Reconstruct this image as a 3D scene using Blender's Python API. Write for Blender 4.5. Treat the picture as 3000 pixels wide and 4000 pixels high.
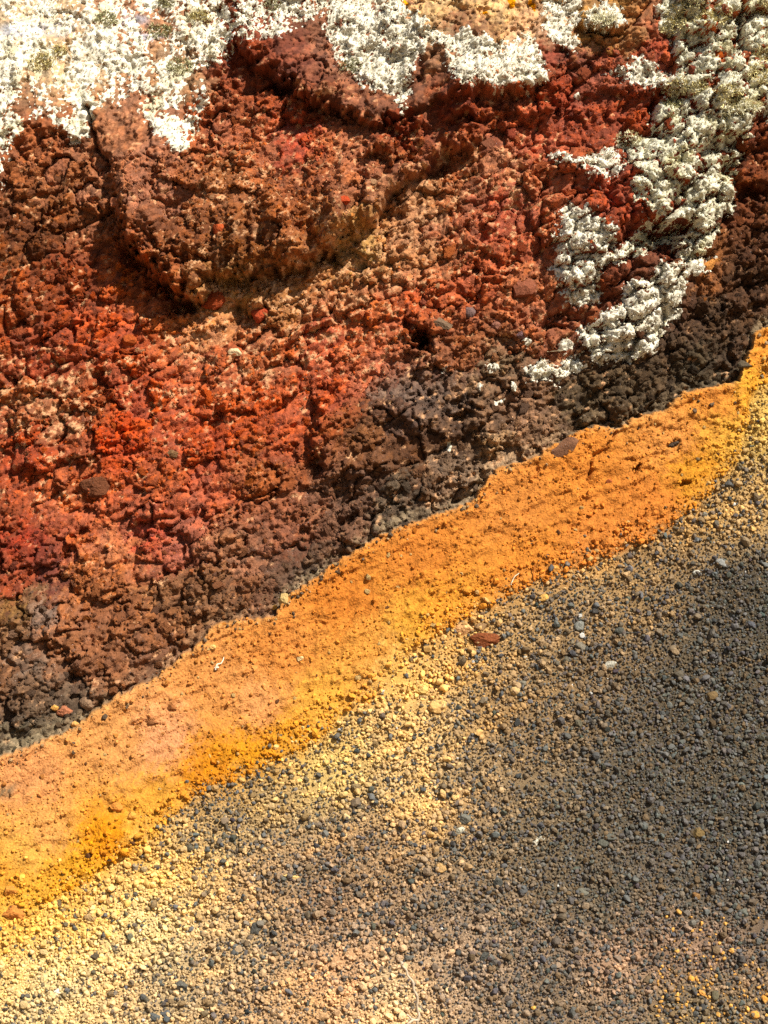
import bpy, math
import numpy as np

# ------------------------------------------------------------------ clear
for o in list(bpy.data.objects):
    bpy.data.objects.remove(o, do_unlink=True)
sc = bpy.context.scene
col = sc.collection
rng = np.random.default_rng(7)

# ------------------------------------------------------------------ camera
CAM_D = 9.0          # metres from the camera to the plane y = 0
CAM_Z = 2.0
cam_data = bpy.data.cameras.new("camera")
cam = bpy.data.objects.new("camera", cam_data)
col.objects.link(cam)
cam.location = (0, -CAM_D, CAM_Z)
cam.rotation_euler = (math.radians(90), 0, 0)
cam_data.sensor_fit = 'VERTICAL'
cam_data.sensor_height = 36
cam_data.sensor_width = 36
cam_data.lens = 18 * CAM_D / 2.0
cam_data.clip_end = 500
cam_data.dof.use_dof = True
cam_data.dof.focus_distance = CAM_D
cam_data.dof.aperture_fstop = 8.0
sc.camera = cam

# ------------------------------------------------------------------ sky and sun
SUN_DIR = np.array([0.46, -0.52, 0.74]); SUN_DIR /= np.linalg.norm(SUN_DIR)   # towards the sun
elev = math.asin(SUN_DIR[2]); azim = math.atan2(SUN_DIR[0], SUN_DIR[1])
world = bpy.data.worlds.new("World"); sc.world = world; world.use_nodes = True
wn = world.node_tree.nodes; wl = world.node_tree.links
sky = wn.new('ShaderNodeTexSky'); sky.sky_type = 'NISHITA'; sky.sun_disc = False
sky.sun_elevation = elev; sky.sun_rotation = azim
bg = wn['Background']; bg.inputs['Strength'].default_value = 0.05
wl.new(sky.outputs[0], bg.inputs[0])
sun_data = bpy.data.lights.new("sun", 'SUN'); sun_data.energy = 5.0
sun_data.angle = math.radians(0.5); sun_data.color = (1.0, 0.95, 0.86)
sun = bpy.data.objects.new("sun", sun_data); col.objects.link(sun)
from mathutils import Vector, Matrix, Euler
sun.rotation_euler = Vector(SUN_DIR).to_track_quat('Z', 'Y').to_euler()
sun.location = (4, -6, 9)
vs = sc.view_settings
vs.view_transform = 'Standard'; vs.look = 'None'; vs.gamma = 1.0; vs.use_curve_mapping = False
vs.exposure = 0.80
sc.render.engine = 'CYCLES'
sc.cycles.max_bounces = 3; sc.cycles.diffuse_bounces = 2; sc.cycles.glossy_bounces = 1
sc.cycles.use_denoising = False
sc.cycles.use_adaptive_sampling = True; sc.cycles.adaptive_threshold = 0.02

# ------------------------------------------------------------------ numpy noise
def _hash(ix, iy, seed):
    h = (ix.astype(np.int64) * 374761393 + iy.astype(np.int64) * 668265263 + seed * 974634777) & 0xFFFFFFFF
    h = ((h ^ (h >> 13)) * 1274126177) & 0xFFFFFFFF
    h = ((h ^ (h >> 16)) * 2246822519) & 0xFFFFFFFF
    h = h ^ (h >> 15)
    return (h & 0xFFFFFF) / float(0x1000000)

def perlin(x, y, seed=0):
    x0 = np.floor(x); y0 = np.floor(y); fx = x - x0; fy = y - y0
    ux = fx * fx * fx * (fx * (fx * 6 - 15) + 10); uy = fy * fy * fy * (fy * (fy * 6 - 15) + 10)
    r = []
    for dx in (0, 1):
        for dy in (0, 1):
            a = _hash(x0 + dx, y0 + dy, seed) * 6.2831853
            r.append(np.cos(a) * (fx - dx) + np.sin(a) * (fy - dy))
    return 1.5 * ((r[0] * (1 - uy) + r[1] * uy) * (1 - ux) + (r[2] * (1 - uy) + r[3] * uy) * ux)

def fbm(x, y, seed=0, octv=4, gain=0.5):
    s = 0; a = 1.0; n = 0
    for k in range(octv):
        s = s + a * perlin(x * 2 ** k + 17.3 * k, y * 2 ** k - 9.1 * k, seed + 31 * k); n += a; a *= gain
    return s / n

def worley(x, y, seed=0):
    """F1, F2, centre of the nearest cell, random number of that cell"""
    x0 = np.floor(x); y0 = np.floor(y)
    f1 = np.full(x.shape, 9.0); f2 = np.full(x.shape, 9.0)
    cx = np.zeros(x.shape); cy = np.zeros(x.shape); rid = np.zeros(x.shape)
    for dx in (-1, 0, 1):
        for dy in (-1, 0, 1):
            px = x0 + dx + 0.05 + 0.9 * _hash(x0 + dx, y0 + dy, seed)
            py = y0 + dy + 0.05 + 0.9 * _hash(x0 + dx, y0 + dy, seed + 77)
            d = np.hypot(px - x, py - y)
            m = d < f1
            f2 = np.where(m, f1, np.minimum(f2, d))
            f1 = np.where(m, d, f1); cx = np.where(m, px, cx); cy = np.where(m, py, cy)
            rid = np.where(m, _hash(x0 + dx, y0 + dy, seed + 191), rid)
    return f1, f2, cx, cy, rid

def sig(x): return 1 / (1 + np.exp(-np.clip(x, -40, 40)))
def sstep(a, b, x):
    t = np.clip((x - a) / (b - a), 0, 1); return t * t * (3 - 2 * t)
def srgb(c):
    c = np.asarray(c, float) / 255.0
    return np.where(c <= 0.04045, c / 12.92, ((c + 0.055) / 1.055) ** 2.4)

# ------------------------------------------------------------------ chart of the rock face
# (u, v): millimetres across and down the face as seen square on; K converts my survey units
K = 3000 / 1659.0
_zt = np.linspace(-3, 8, 1101)
_sl = np.interp(_zt, [-3, 0.3, 1.2, 2.0, 2.8, 3.7, 4.2, 4.8, 5.5, 8], [.52, .52, .46, .34, .20, .22, .45, 1.2, 4, 6])
_yt = np.concatenate([[0], np.cumsum((_sl[1:] + _sl[:-1]) / 2 * np.diff(_zt))])
_yt -= np.interp(2.0, _zt, _yt)
def base_y(z): return np.interp(z, _zt, _yt)
def to_uv(x, z):
    t = (base_y(z) + CAM_D) / CAM_D
    return 1500 + 1000 * x / t, 4000 - 1000 * (CAM_Z + (z - CAM_Z) / t)
def to_xz(u, v):
    X0 = (np.asarray(u, float) - 1500) / 1000; Z0 = (4000 - np.asarray(v, float)) / 1000 - CAM_Z
    z = CAM_Z + Z0
    for _ in range(12):
        z = CAM_Z + Z0 * (base_y(z) + CAM_D) / CAM_D
    return X0 * (base_y(z) + CAM_D) / CAM_D, z

# ------------------------------------------------------------------ survey: layer contacts
def line(pts):
    p = np.array(pts, float) * K
    return p[:, 0], p[:, 1]
E1 = line([(-900, 2150), (0, 1630), (90, 1600), (165, 1570), (245, 1505), (330, 1465), (400, 1412), (470, 1347), (500, 1338), (590, 1330), (622, 1290),
           (660, 1262), (740, 1205), (800, 1172), (835, 1150), (880, 1134), (970, 1100), (1012, 1083), (1050, 1040), (1078, 1010), (1150, 988),
           (1190, 965), (1240, 938), (1285, 918), (1330, 928), (1380, 900), (1434, 883), (1474, 848), (1540, 832), (1594, 822), (1612, 770), (1630, 722), (1659, 702), (2500, 250)])
E2 = line([(-900, 2350), (-100, 2035), (0, 1985), (60, 1955), (150, 1915), (250, 1865), (330, 1800), (380, 1750), (450, 1700), (540, 1665), (640, 1615), (720, 1560), (800, 1500),
           (850, 1450), (900, 1400), (970, 1350), (1040, 1310), (1120, 1272), (1200, 1240), (1300, 1205), (1400, 1165), (1480, 1112), (1550, 1040), (1590, 980),
           (1612, 920), (1622, 870), (1640, 830), (1659, 815), (2500, 350)])
E0 = line([(-900, 1600), (0, 1460), (200, 1430), (330, 1330), (420, 1230), (560, 1150), (690, 1050), (720, 960), (760, 850), (900, 800), (1050, 795), (1200, 815), (1300, 790),
           (1400, 760), (1440, 690), (1480, 600), (1550, 520), (1600, 400), (1659, 380), (2500, 100)])
EC = line([(-900, 500), (0, 400), (30, 315), (60, 275), (130, 285), (200, 330), (330, 345), (420, 325), (450, 230), (480, 140), (510, 100), (560, 145), (640, 190), (700, 228),
           (770, 262), (870, 272), (930, 228), (1000, 215), (1100, 205), (1185, 190), (1200, 112), (1260, 102), (1300, 85), (1400, 90), (1450, 105), (2500, 105)])
def edge(E, u): return np.interp(u, E[0], E[1])

SPUR = np.array([(1430, -300), (2300, -300), (2300, 200), (1659, 330), (1605, 350), (1590, 400), (1578, 450), (1550, 510), (1540, 570), (1485, 600), (1480, 690), (1440, 710), (1410, 770),
                 (1340, 785), (1270, 790), (1240, 720), (1300, 660), (1285, 655), (1245, 665), (1212, 655), (1188, 570), (1200, 470), (1215, 440), (1240, 400), (1180, 350), (1200, 325),
                 (1300, 330), (1340, 300), (1390, 270), (1405, 230), (1455, 180), (1448, 100)], float) * K
BOULDER = np.array([(250, 435), (300, 350), (420, 330), (455, 250), (560, 225), (640, 235), (760, 285), (860, 300), (930, 290), (1000, 275), (975, 320), (895, 385), (855, 425), (800, 497), (740, 532), (640, 587),
                    (530, 602), (470, 605), (420, 652), (380, 640), (315, 580), (268, 525)], float) * K
KNOB = np.array([(672, 1000), (690, 905), (720, 865), (800, 832), (900, 805), (960, 835), (1005, 880), (990, 955), (930, 1000), (850, 1010), (770, 1040), (705, 1030)], float) * K

def poly_sd(P, u, v, pad=400):
    """signed distance, positive inside; only worked out near the outline"""
    out = np.full(u.shape, -float(pad))
    m = (u > P[:, 0].min() - pad) & (u < P[:, 0].max() + pad) & (v > P[:, 1].min() - pad) & (v < P[:, 1].max() + pad)
    uu = u[m]; vv = v[m]
    d = np.full(uu.shape, 1e9); ins = np.zeros(uu.shape, bool)
    n = len(P)
    for i in range(n):
        a = P[i]; b = P[(i + 1) % n]; e = b - a
        t = np.clip(((uu - a[0]) * e[0] + (vv - a[1]) * e[1]) / (e @ e + 1e-9), 0, 1)
        d = np.minimum(d, np.hypot(uu - a[0] - t * e[0], vv - a[1] - t * e[1]))
        c = ((a[1] > vv) != (b[1] > vv))
        if abs(e[1]) > 1e-9:
            c &= uu < e[0] * (vv - a[1]) / e[1] + a[0]
            ins ^= c
    out[m] = np.where(ins, d, -d)
    return out

def line_d(pts, u, v, pad=250):
    P = np.array(pts, float) * K
    out = np.full(u.shape, 1e4)
    m = (u > P[:, 0].min() - pad) & (u < P[:, 0].max() + pad) & (v > P[:, 1].min() - pad) & (v < P[:, 1].max() + pad)
    uu = u[m]; vv = v[m]; d = np.full(uu.shape, 1e9)
    for a, b in zip(P[:-1], P[1:]):
        e = b - a
        t = np.clip(((uu - a[0]) * e[0] + (vv - a[1]) * e[1]) / (e @ e + 1e-9), 0, 1)
        d = np.minimum(d, np.hypot(uu - a[0] - t * e[0], vv - a[1] - t * e[1]))
    out[m] = d
    return out

# ------------------------------------------------------------------ grid
def axis(lo, hi, lo_out, hi_out, step):
    a = np.arange(lo, hi + step, step)
    def grow(start, end, sgn):
        r = []; s = step; p = start
        while (p - end) * sgn < 0:
            s = min(s * 1.12, 0.09); p += sgn * s; r.append(p)
        return r
    return np.concatenate([grow(a[0], lo_out, -1)[::-1], a, grow(a[-1], hi_out, 1)])
STEP = 0.0052
gx = axis(-1.68, 1.68, -5.0, 5.0, STEP)
gz = axis(-0.02 - 0.28, 4.22, -0.75, 6.2, STEP)
X, Z = np.meshgrid(gx, gz)          # rows: z
U, V = to_uv(X, Z)
X1000 = X * 1000; Z1000 = Z * 1000
FAR = np.clip((np.maximum(np.abs(X) - 1.68, 0) + np.maximum(Z - 4.22, 0)) / 0.6, 0, 1)    # beyond the frame: less fine relief

w1 = 26 * fbm(X1000 / 90, Z1000 / 90, 3, 3); w2 = 26 * fbm(X1000 / 90, Z1000 / 90, 5, 3)
w3 = 7 * fbm(X1000 / 22, Z1000 / 22, 8, 2)
Uw = U + w1 + w3; Vw = V + w2 - w3
w4 = 9 * fbm(X1000 / 34, Z1000 / 34, 14, 3, 0.6)
Ue = U + 0.6 * w1 + w4; Ve = V + 0.5 * w2 + 1.2 * w3 + 1.4 * w4 + 5 * perlin(X1000 / 14, Z1000 / 14, 19)
S1 = Ve - edge(E1, Ue)                       # >0: below the upper contact of the orange ash
S2 = Vw + 52 * fbm(X1000 / 75, Z1000 / 75, 12, 3) - edge(E2, Uw)
S0 = V + 1.6 * w2 - edge(E0, U + 1.6 * w1)
SC = Vw - edge(EC, Uw)
sd_spur = poly_sd(SPUR, U + .5 * w1, V + .5 * w2); sd_boul = poly_sd(BOULDER, Uw, Vw); sd_knob = poly_sd(KNOB, Uw, Vw)

is_lap = S2 > 0
is_ash = (S1 > 0) & ~is_lap
is_spur = (sd_spur > 0) & (S1 <= 0)
# keep the spur in one piece: only what hangs together with its middle
_i0, _j0 = np.unravel_index(np.argmin((U - 1510 * K) ** 2 + (V - 300 * K) ** 2), U.shape)
_seen = np.zeros_like(is_spur); _st = [(int(_i0), int(_j0))]; _seen[_i0, _j0] = True
while _st:
    _a, _b = _st.pop()
    for _c, _d in ((_a + 1, _b), (_a - 1, _b), (_a, _b + 1), (_a, _b - 1)):
        if 0 <= _c < U.shape[0] and 0 <= _d < U.shape[1] and is_spur[_c, _d] and not _seen[_c, _d]:
            _seen[_c, _d] = True; _st.append((_c, _d))
is_spur = _seen
is_boul = (sd_boul > 0) & ~is_spur & (S1 <= 0)
is_knob = (sd_knob > 0) & ~is_spur & (S1 <= 0)
is_cap = (SC < 0) & ~is_spur & ~is_boul & (S1 <= 0)
is_dark = (S0 > 0) & (S1 <= 0) & ~is_spur & ~is_boul & ~is_knob & ~is_cap
is_red = ~(is_lap | is_ash | is_spur | is_boul | is_knob | is_cap | is_dark)

# soft weights for the relief
wt_low = sig(S1 / 2.2)                      # ash + lapilli
wt_lap = sig(S2 / 25)
wt_ash = wt_low * (1 - wt_lap)
wt_spur = sig(sd_spur / 18) * (1 - wt_low)
wt_cap = sig(-SC / 18) * (1 - wt_spur) * (1 - wt_low) * (1 - sig(sd_boul / 18))
wt_sco = np.clip(1 - wt_low - wt_spur - wt_cap, 0, 1)

# ------------------------------------------------------------------ relief in mm, positive towards the viewer
H = 34 * fbm(X1000 / 520, Z1000 / 520, 21, 3) * (1 - 0.55 * wt_low)
# broken blocks and crumbs: warped cells, each with its own offset, tilt and dome
def blocks(s, seed, stretch, wamp):
    wx = X1000 + wamp * s * fbm(X1000 / (0.55 * s), Z1000 / (0.55 * s), seed + 500, 2); wz = Z1000 + wamp * s * fbm(X1000 / (0.55 * s), Z1000 / (0.55 * s), seed + 600, 2)
    f1, f2, cx, cy, rid = worley(wx / (s * stretch) + 3.7, (wz - 0.3 * wx) / s, seed)
    dome = np.sqrt(np.clip(1 - (f1 / 0.80) ** 2, 0, 1)); crack = sstep(0.0, 0.20, f2 - f1)
    ang = rid * 91.0
    tilt = np.cos(ang) * (wx / (s * stretch) + 3.7 - cx) + np.sin(ang) * ((wz - 0.3 * wx) / s - cy)
    return dome, crack, cx * s * stretch - 3.7 * s * stretch, cy * s, rid, tilt
cells = [blocks(200, 100, 1.3, .30), blocks(95, 101, 1.25, .32), blocks(46, 102, 1.15, .32), blocks(23, 103, 1.1, .3), blocks(12.5, 104, 1.0, .25)]
dB, d0, d1, d2, d3 = [c[0] for c in cells]; kB, k0, k1, k2, k3 = [c[1] for c in cells]; rB, r0, r1, r2, r3 = [c[4] for c in cells]; tB, t0, t1, t2, t3 = [c[5] for c in cells]
rough = np.clip(0.25 + 1.1 * sstep(-0.35, 0.4, fbm(X1000 / 240, Z1000 / 240, 41, 3)) * (0.4 + 0.9 * rB), 0.2, 1.25)
fine = np.clip(0.30 + 0.95 * (r0 - .25) + 0.8 * fbm(X1000 / 120, Z1000 / 120, 43, 2), 0.12, 1.25)
strat = fbm((X1000 + 0.5 * Z1000) / 330, (Z1000 - 0.52 * X1000) / 46, 47, 4, .6)
def ridged(sc_, seed, octv=4, gain=.6):
    t = 0; a_ = 1.0; n_ = 0
    for k in range(octv):
        t = t + a_ * (1 - 2.2 * np.abs(perlin(X1000 / sc_ * 2 ** k + 5.1 * k, Z1000 / sc_ * 2 ** k + 3.3 * k, seed + k))); n_ += a_; a_ *= gain
    return t / n_
rdg = ridged(85, 700)
sco = rough * (30 * (rB - .5) + 24 * tB + 7 * dB + 15 * (kB - 1) * (0.3 + r0)) + (0.35 + 0.65 * rough) * (24 * (r0 - .5) + 22 * t0 + 7 * d0 + 11 * (k0 - 1) * (.3 + r1)) \
    + fine * (13 * (r1 - .4) + 13 * t1 + 5.5 * d1 + 7 * (k1 - 1)) + fine * (8.5 * (r2 - .4) + 7 * t2 + 3.5 * d2 + 4 * (k2 - 1)) + (0.4 + 0.6 * fine) * (5.5 * r3 + 3 * d3 + 3 * t3) + 11 * rdg + 17 * strat + 2.6 * perlin(X1000 / 9, Z1000 / 9, 71) - 9 * d3 * sstep(.84, .9, r3)
sco = sco * 1.22 - 24 * d1 * sstep(.86, .9, r1 * (.6 + .4 * rough)) - 15 * d2 * sstep(.88, .92, r2) - 16 * (1 - k0) * sstep(.3, .8, rB)
dark_soft = 1 - 0.22 * sig(S0 / 60) * (U < 1300)
H += wt_sco * (sco * dark_soft - 8)
spur = 80 * dB * (0.2 + rB) + 26 * (kB - 1) + 56 * d0 * (0.25 + r0) + 34 * (k0 - 1) + 24 * d1 * (0.3 + r1) + 12 * (k1 - 1) + 11 * d2 * (0.2 + r2) + 6 * d3 * r3 + 3 * perlin(X1000 / 9, Z1000 / 9, 74)
H += wt_spur * (spur - 50 + 70 * sstep(0, 160, sd_spur))
capr = (0.75 - 0.42 * (1 - sstep(700, 880, U))) * sco + 26 * fbm(X1000 / 170, Z1000 / 240, 51, 4) + 9 * d1 * r1 + 5 * d2 * (0.2 + r2) + 4 * (k2 - 1) * r1 + 4.5 * d3 * r3 + 2 * perlin(X1000 / 9, Z1000 / 9, 73)
H += wt_cap * capr
ash_p = fbm((X1000 + 0.9 * Z1000) / 140, (Z1000 - 0.55 * X1000) / 45, 81, 4)
ash_r = sstep(-0.25, 0.35, fbm(X1000 / 190, Z1000 / 110, 84, 3))
stri = fbm((X1000 + 0.9 * Z1000) / 210, (Z1000 - 0.58 * X1000) / 22, 86, 3)
ash = 17 * ash_p + 8 * fbm(X1000 / 60, Z1000 / 60, 82, 4, 0.6) + 4.5 * stri + ash_r * (4 * (r2 - .5) + 6 * d2 * sstep(0.72, 0.9, r2) + 6 * (r1 - .5) * k1) + (0.35 + 0.65 * ash_r) * (4.5 * d3 * sstep(0.55, 0.9, r3) + 2.2 * perlin(X1000 / 10, Z1000 / 10, 83)) - 9 * d2 * sstep(.96, .98, r2)
ter = fbm((X1000 + 0.9 * Z1000) / 170, (Z1000 - 0.58 * X1000) / 60, 88, 4, .6)
ash = ash * .85 + (3 + 5 * ash_r) * sstep(.02, .09, ter) + 3 * sstep(-.26, -.2, ter) + 3.5 * sstep(.26, .32, ter) + 3 * ridged(70, 720, 3)
H += wt_ash * ash
lap = 12 * fbm(X1000 / 110, Z1000 / 110, 91, 3) + 6 * fbm(X1000 / 38, Z1000 / 38, 93, 2) + 2.5 * perlin(X1000 / 9, Z1000 / 9, 92)
H += wt_lap * lap
# contacts: the ash stands proud of the scoria, and a little over the lapilli
H += 42 * wt_low * np.exp(-np.clip(S1, 0, None) / 150) - 30 * (1 - wt_low) * np.exp(-np.clip(-S1, 0, None) / 90)
ovh = 0.4 + 1.2 * sstep(-0.1, 0.5, fbm(U / 170, V / 170, 95, 2))
H += -16 * ovh * sig(S2 / 7) * np.exp(-np.clip(S2, 0, None) / 60) + 9 * ovh * (1 - sig(S2 / 7)) * np.exp(-np.clip(-S2, 0, None) / 60) * wt_low

# ledges: (line over u, out, falloff out, in, falloff in)
UL = U + 1.5 * w1 + 2.5 * w3 + 24 * fbm(X1000 / 55, Z1000 / 55, 15, 3, .6); VL = V + 1.5 * w2 - 2.5 * w3 + 24 * fbm(X1000 / 55, Z1000 / 55, 16, 3, .6)
LAMP = np.clip(1 + 0.9 * fbm(X1000 / 130, Z1000 / 400, 17, 3), .3, 1.6)
def lip(pts, out, lo, inn, li, fade=70, sharp=7):
    global H
    E = line(pts); lo_u, hi_u = E[0][0], E[0][-1]
    e = edge(E, UL); s = VL - e
    f = sstep(lo_u - fade, lo_u + fade, Uw) * (1 - sstep(hi_u - fade, hi_u + fade, Uw))
    st = sig(s / sharp)
    H = H + LAMP * f * (out * (1 - st) * np.exp(-(np.clip(-s, 0, None) / (1.25 * lo)) ** 2) - inn * st * np.exp(-np.clip(s, 0, None) / li)) * (1 - wt_low)
lip([(255, 520), (310, 575), (380, 640), (425, 648), (470, 602), (530, 597), (640, 580), (740, 522), (800, 487), (850, 420), (890, 385), (960, 330), (1040, 300)], 135, 290, 95, 150, 70, 16)
lip([(300, 470), (360, 545), (470, 545), (560, 560), (640, 556), (730, 500), (790, 460)], 30, 120, 20, 60, 70, 14)
lip([(500, 105), (560, 150), (620, 190), (660, 220), (720, 240), (770, 262), (870, 272), (930, 232), (1000, 214), (1100, 205), (1190, 192)], 75, 240, 62, 100)
lip([(790, 350), (850, 322), (900, 300), (960, 276), (1030, 255), (1100, 248), (1180, 255)], 40, 55, 52, 110)
lip([(0, 398), (30, 315), (60, 275), (130, 285), (190, 325)], 30, 120, 30, 70)
lip([(180, 455), (215, 430), (240, 470)], 25, 60, 25, 60)
lip([(0, 1018), (60, 1010), (140, 990), (220, 1000)], 25, 80, 15, 60)
lip([(380, 700), (450, 660), (520, 650), (600, 690)], 18, 60, 30, 60)
lip([(1250, 62), (1290, 72), (1350, 68)], 60, 60, 50, 40, 20)
lip([(1300, 190), (1370, 205), (1400, 200), (1470, 205)], 35, 50, 25, 50, 30)
lip([(0, 1508), (60, 1505), (100, 1490), (150, 1490)], 10, 60, 10, 40)
lip([(120, 1420), (250, 1400), (330, 1360)], 14, 80, 10, 60)
# the boulder's flank: right of the line stands out
def flank(pts, out, lo, inn, li, fade=50, sharp=5):
    global H
    P = np.array(pts, float) * K
    e = np.interp(VL, P[:, 1], P[:, 0]); s = UL - e
    f = sstep(P[0, 1] - fade, P[0, 1] + fade, Vw) * (1 - sstep(P[-1, 1] - fade, P[-1, 1] + fade, Vw))
    st = sig(s / sharp)
    H = H + f * (out * st * np.exp(-(np.clip(s, 0, None) / (1.25 * lo)) ** 2) - inn * (1 - st) * np.exp(-np.clip(-s, 0, None) / li)) * (1 - wt_low)
flank([(235, 330), (250, 420), (256, 470), (268, 525), (318, 585), (370, 640)], 44, 220, 20, 90)
flank([(178, 200), (205, 300), (232, 360)], 22, 120, 10, 60, 30)
flank([(330, 260), (335, 330), (348, 430)], 25, 130, 10, 50)
flank([(690, 870), (672, 960), (690, 1030)], 62, 220, 35, 70)
flank([(870, 880), (885, 920), (875, 950)], 24, 70, 14, 40, 30)
# hollows and cracks: (u, v, ru, rv, depth)
for (a, b, ru, rv, dp) in ((612, 182, 34, 15, 120), (585, 160, 18, 14, 60), (910, 728, 20, 19, 200), (888, 708, 16, 10, 80), (925, 740, 12, 12, 120), (213, 828, 18, 28, 70), (235, 850, 14, 10, 50), (690, 1000, 18, 30, 50),
                           (395, 655, 24, 28, 90), (340, 590, 26, 22, 60), (288, 545, 22, 30, 60), (1300, 73, 34, 7, 110), (1215, 690, 26, 20, 70), (1420, 520, 45, 22, 120), (1450, 545, 26, 16, 70),
                           (1500, 100, 26, 22, 100), (1400, 250, 14, 18, 60), (1560, 320, 40, 18, 80), (1520, 330, 20, 16, 80), (1620, 420, 38, 16, 90), (1590, 60, 9, 60, 90), (1570, 380, 20, 24, 80), (1465, 500, 16, 14, 50), (1425, 300, 14, 14, 60), (1480, 420, 22, 22, 60),
                           (1372, 1018, 9, 6, 50), (1478, 1050, 16, 8, 30), (1010, 1280, 18, 5, 18), (1450, 960, 10, 5, 20), (380, 1400, 12, 5, 10), (700, 1345, 20, 7, 14), (585, 1015, 14, 10, 40), (15, 830, 26, 12, 50), (90, 850, 20, 12, 40),
                           (310, 1325, 14, 7, 36), (268, 1305, 16, 8, 34), (170, 1150, 14, 10, 35), (380, 1160, 16, 8, 30), (510, 1220, 12, 9, 30), (440, 1340, 14, 10, 30), (205, 870, 14, 8, 40), (440, 560, 20, 10, 40), (850, 460, 22, 14, 40),
                           (1000, 905, 20, 12, 40), (1130, 850, 14, 9, 36), (1040, 985, 22, 30, 34), (990, 870, 16, 12, 40), (925, 870, 10, 20, 40), (880, 1010, 20, 12, 36), (1180, 880, 14, 10, 30), (1560, 800, 20, 10, 40),
                           (1450, 500, 40, 14, 60), (120, 1165, 10, 6, 26), (75, 1195, 8, 8, 26), (200, 230, 30, 10, 14), (640, 1180, 18, 10, 26), (1310, 540, 18, 12, 50), (1275, 615, 14, 20, 40)):
    q = ((UL - a * K) / (ru * K)) ** 2 + ((VL - b * K) / (rv * K)) ** 2
    H -= dp * np.exp(-q ** 2.2)
for pts, wd, dp in (([(183, 225), (198, 280), (214, 322), (230, 345), (233, 372)], 5, 60), ([(318, 330), (328, 372), (338, 420)], 4, 25), ([(1328, 930), (1308, 962), (1290, 990), (1264, 1034)], 4, 30),
                    ([(1163, 1000), (1160, 1030)], 4, 14), ([(1190, 60), (1196, 100)], 5, 20), ([(1560, 470), (1585, 400), (1600, 340)], 9, 50), ([(1450, 100), (1440, 180), (1405, 240)], 9, 50),
                    ([(0, 1512), (50, 1500), (120, 1485), (150, 1455)], 3, 16), ([(260, 520), (268, 600), (250, 680)], 6, 20), ([(410, 240), (422, 320)], 5, 18), ([(395, 90), (418, 200)], 6, 20),
                    ([(470, 20), (440, 120), (445, 200)], 7, 18), ([(860, 215), (905, 180), (930, 130)], 8, 34), ([(1610, 870), (1625, 835), (1650, 800)], 10, 22)):
    d = line_d(pts, Uw, Vw)
    H -= dp * np.exp(-(d / wd) ** 2 * 0.5)
for pts, wd, dp in (([(246, 430), (258, 500), (300, 565), (350, 622), (400, 655)], 14, 120), ([(455, 612), (530, 603), (600, 596), (655, 582), (720, 545)], 13, 80), ([(300, 500), (360, 560), (440, 560)], 10, 45), ([(760, 520), (810, 480), (860, 415), (900, 375)], 12, 60),
                    ([(640, 210), (700, 236), (770, 264)], 10, 50), ([(880, 300), (960, 272), (1040, 262)], 13, 60), ([(130, 470), (180, 445), (215, 430)], 8, 30)):
    d = line_d(pts, UL, VL)
    H -= LAMP * dp * np.exp(-(d / wd) ** 2 * 0.5)
# bulges
for (a, b, ru, rv, h) in ((1510, 300, 130, 260, 60), (1010, 90, 170, 110, 50), (560, 420, 230, 130, 40), (830, 930, 140, 90, 40), (120, 600, 170, 160, 25), (1545, 90, 70, 90, 45), (1390, 430, 90, 80, 40),
                          (1400, 650, 80, 80, 25), (1230, 590, 40, 80, 35), (1636, 900, 25, 60, 30), (820, 60, 120, 60, 20), (1250, 980, 60, 50, 16), (240, 1800, 70, 40, 14), (1460, 590, 60, 25, 30),
                          (60, 1345, 90, 60, 24), (1030, 930, 70, 50, 14), (1000, 560, 200, 120, 16)):
    q = ((Uw - a * K) / (ru * K)) ** 2 + ((Vw - b * K) / (rv * K)) ** 2
    H += h * np.exp(-q)
H *= (1 - 0.35 * FAR)
HM = H / 1000.0
Y = base_y(Z) - HM
# cheap normals
def grad(a):
    gy = np.gradient(a, gz, axis=0); gxx = np.gradient(a, gx, axis=1); return gxx, gy
_gx, _gz = grad(Y)
NRM = np.stack([_gx, -np.ones_like(_gx), _gz], -1); NRM /= np.linalg.norm(NRM, axis=-1, keepdims=True)

def gsamp(F, x, z):
    fi = np.interp(z, gz, np.arange(len(gz))); fj = np.interp(x, gx, np.arange(len(gx)))
    i = np.clip(fi.astype(int), 0, len(gz) - 2); j = np.clip(fj.astype(int), 0, len(gx) - 2)
    a = fi - i; b = fj - j
    if F.ndim == 3: a = a[..., None]; b = b[..., None]
    return (F[i, j] * (1 - b) + F[i, j + 1] * b) * (1 - a) + (F[i + 1, j] * (1 - b) + F[i + 1, j + 1] * b) * a

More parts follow.
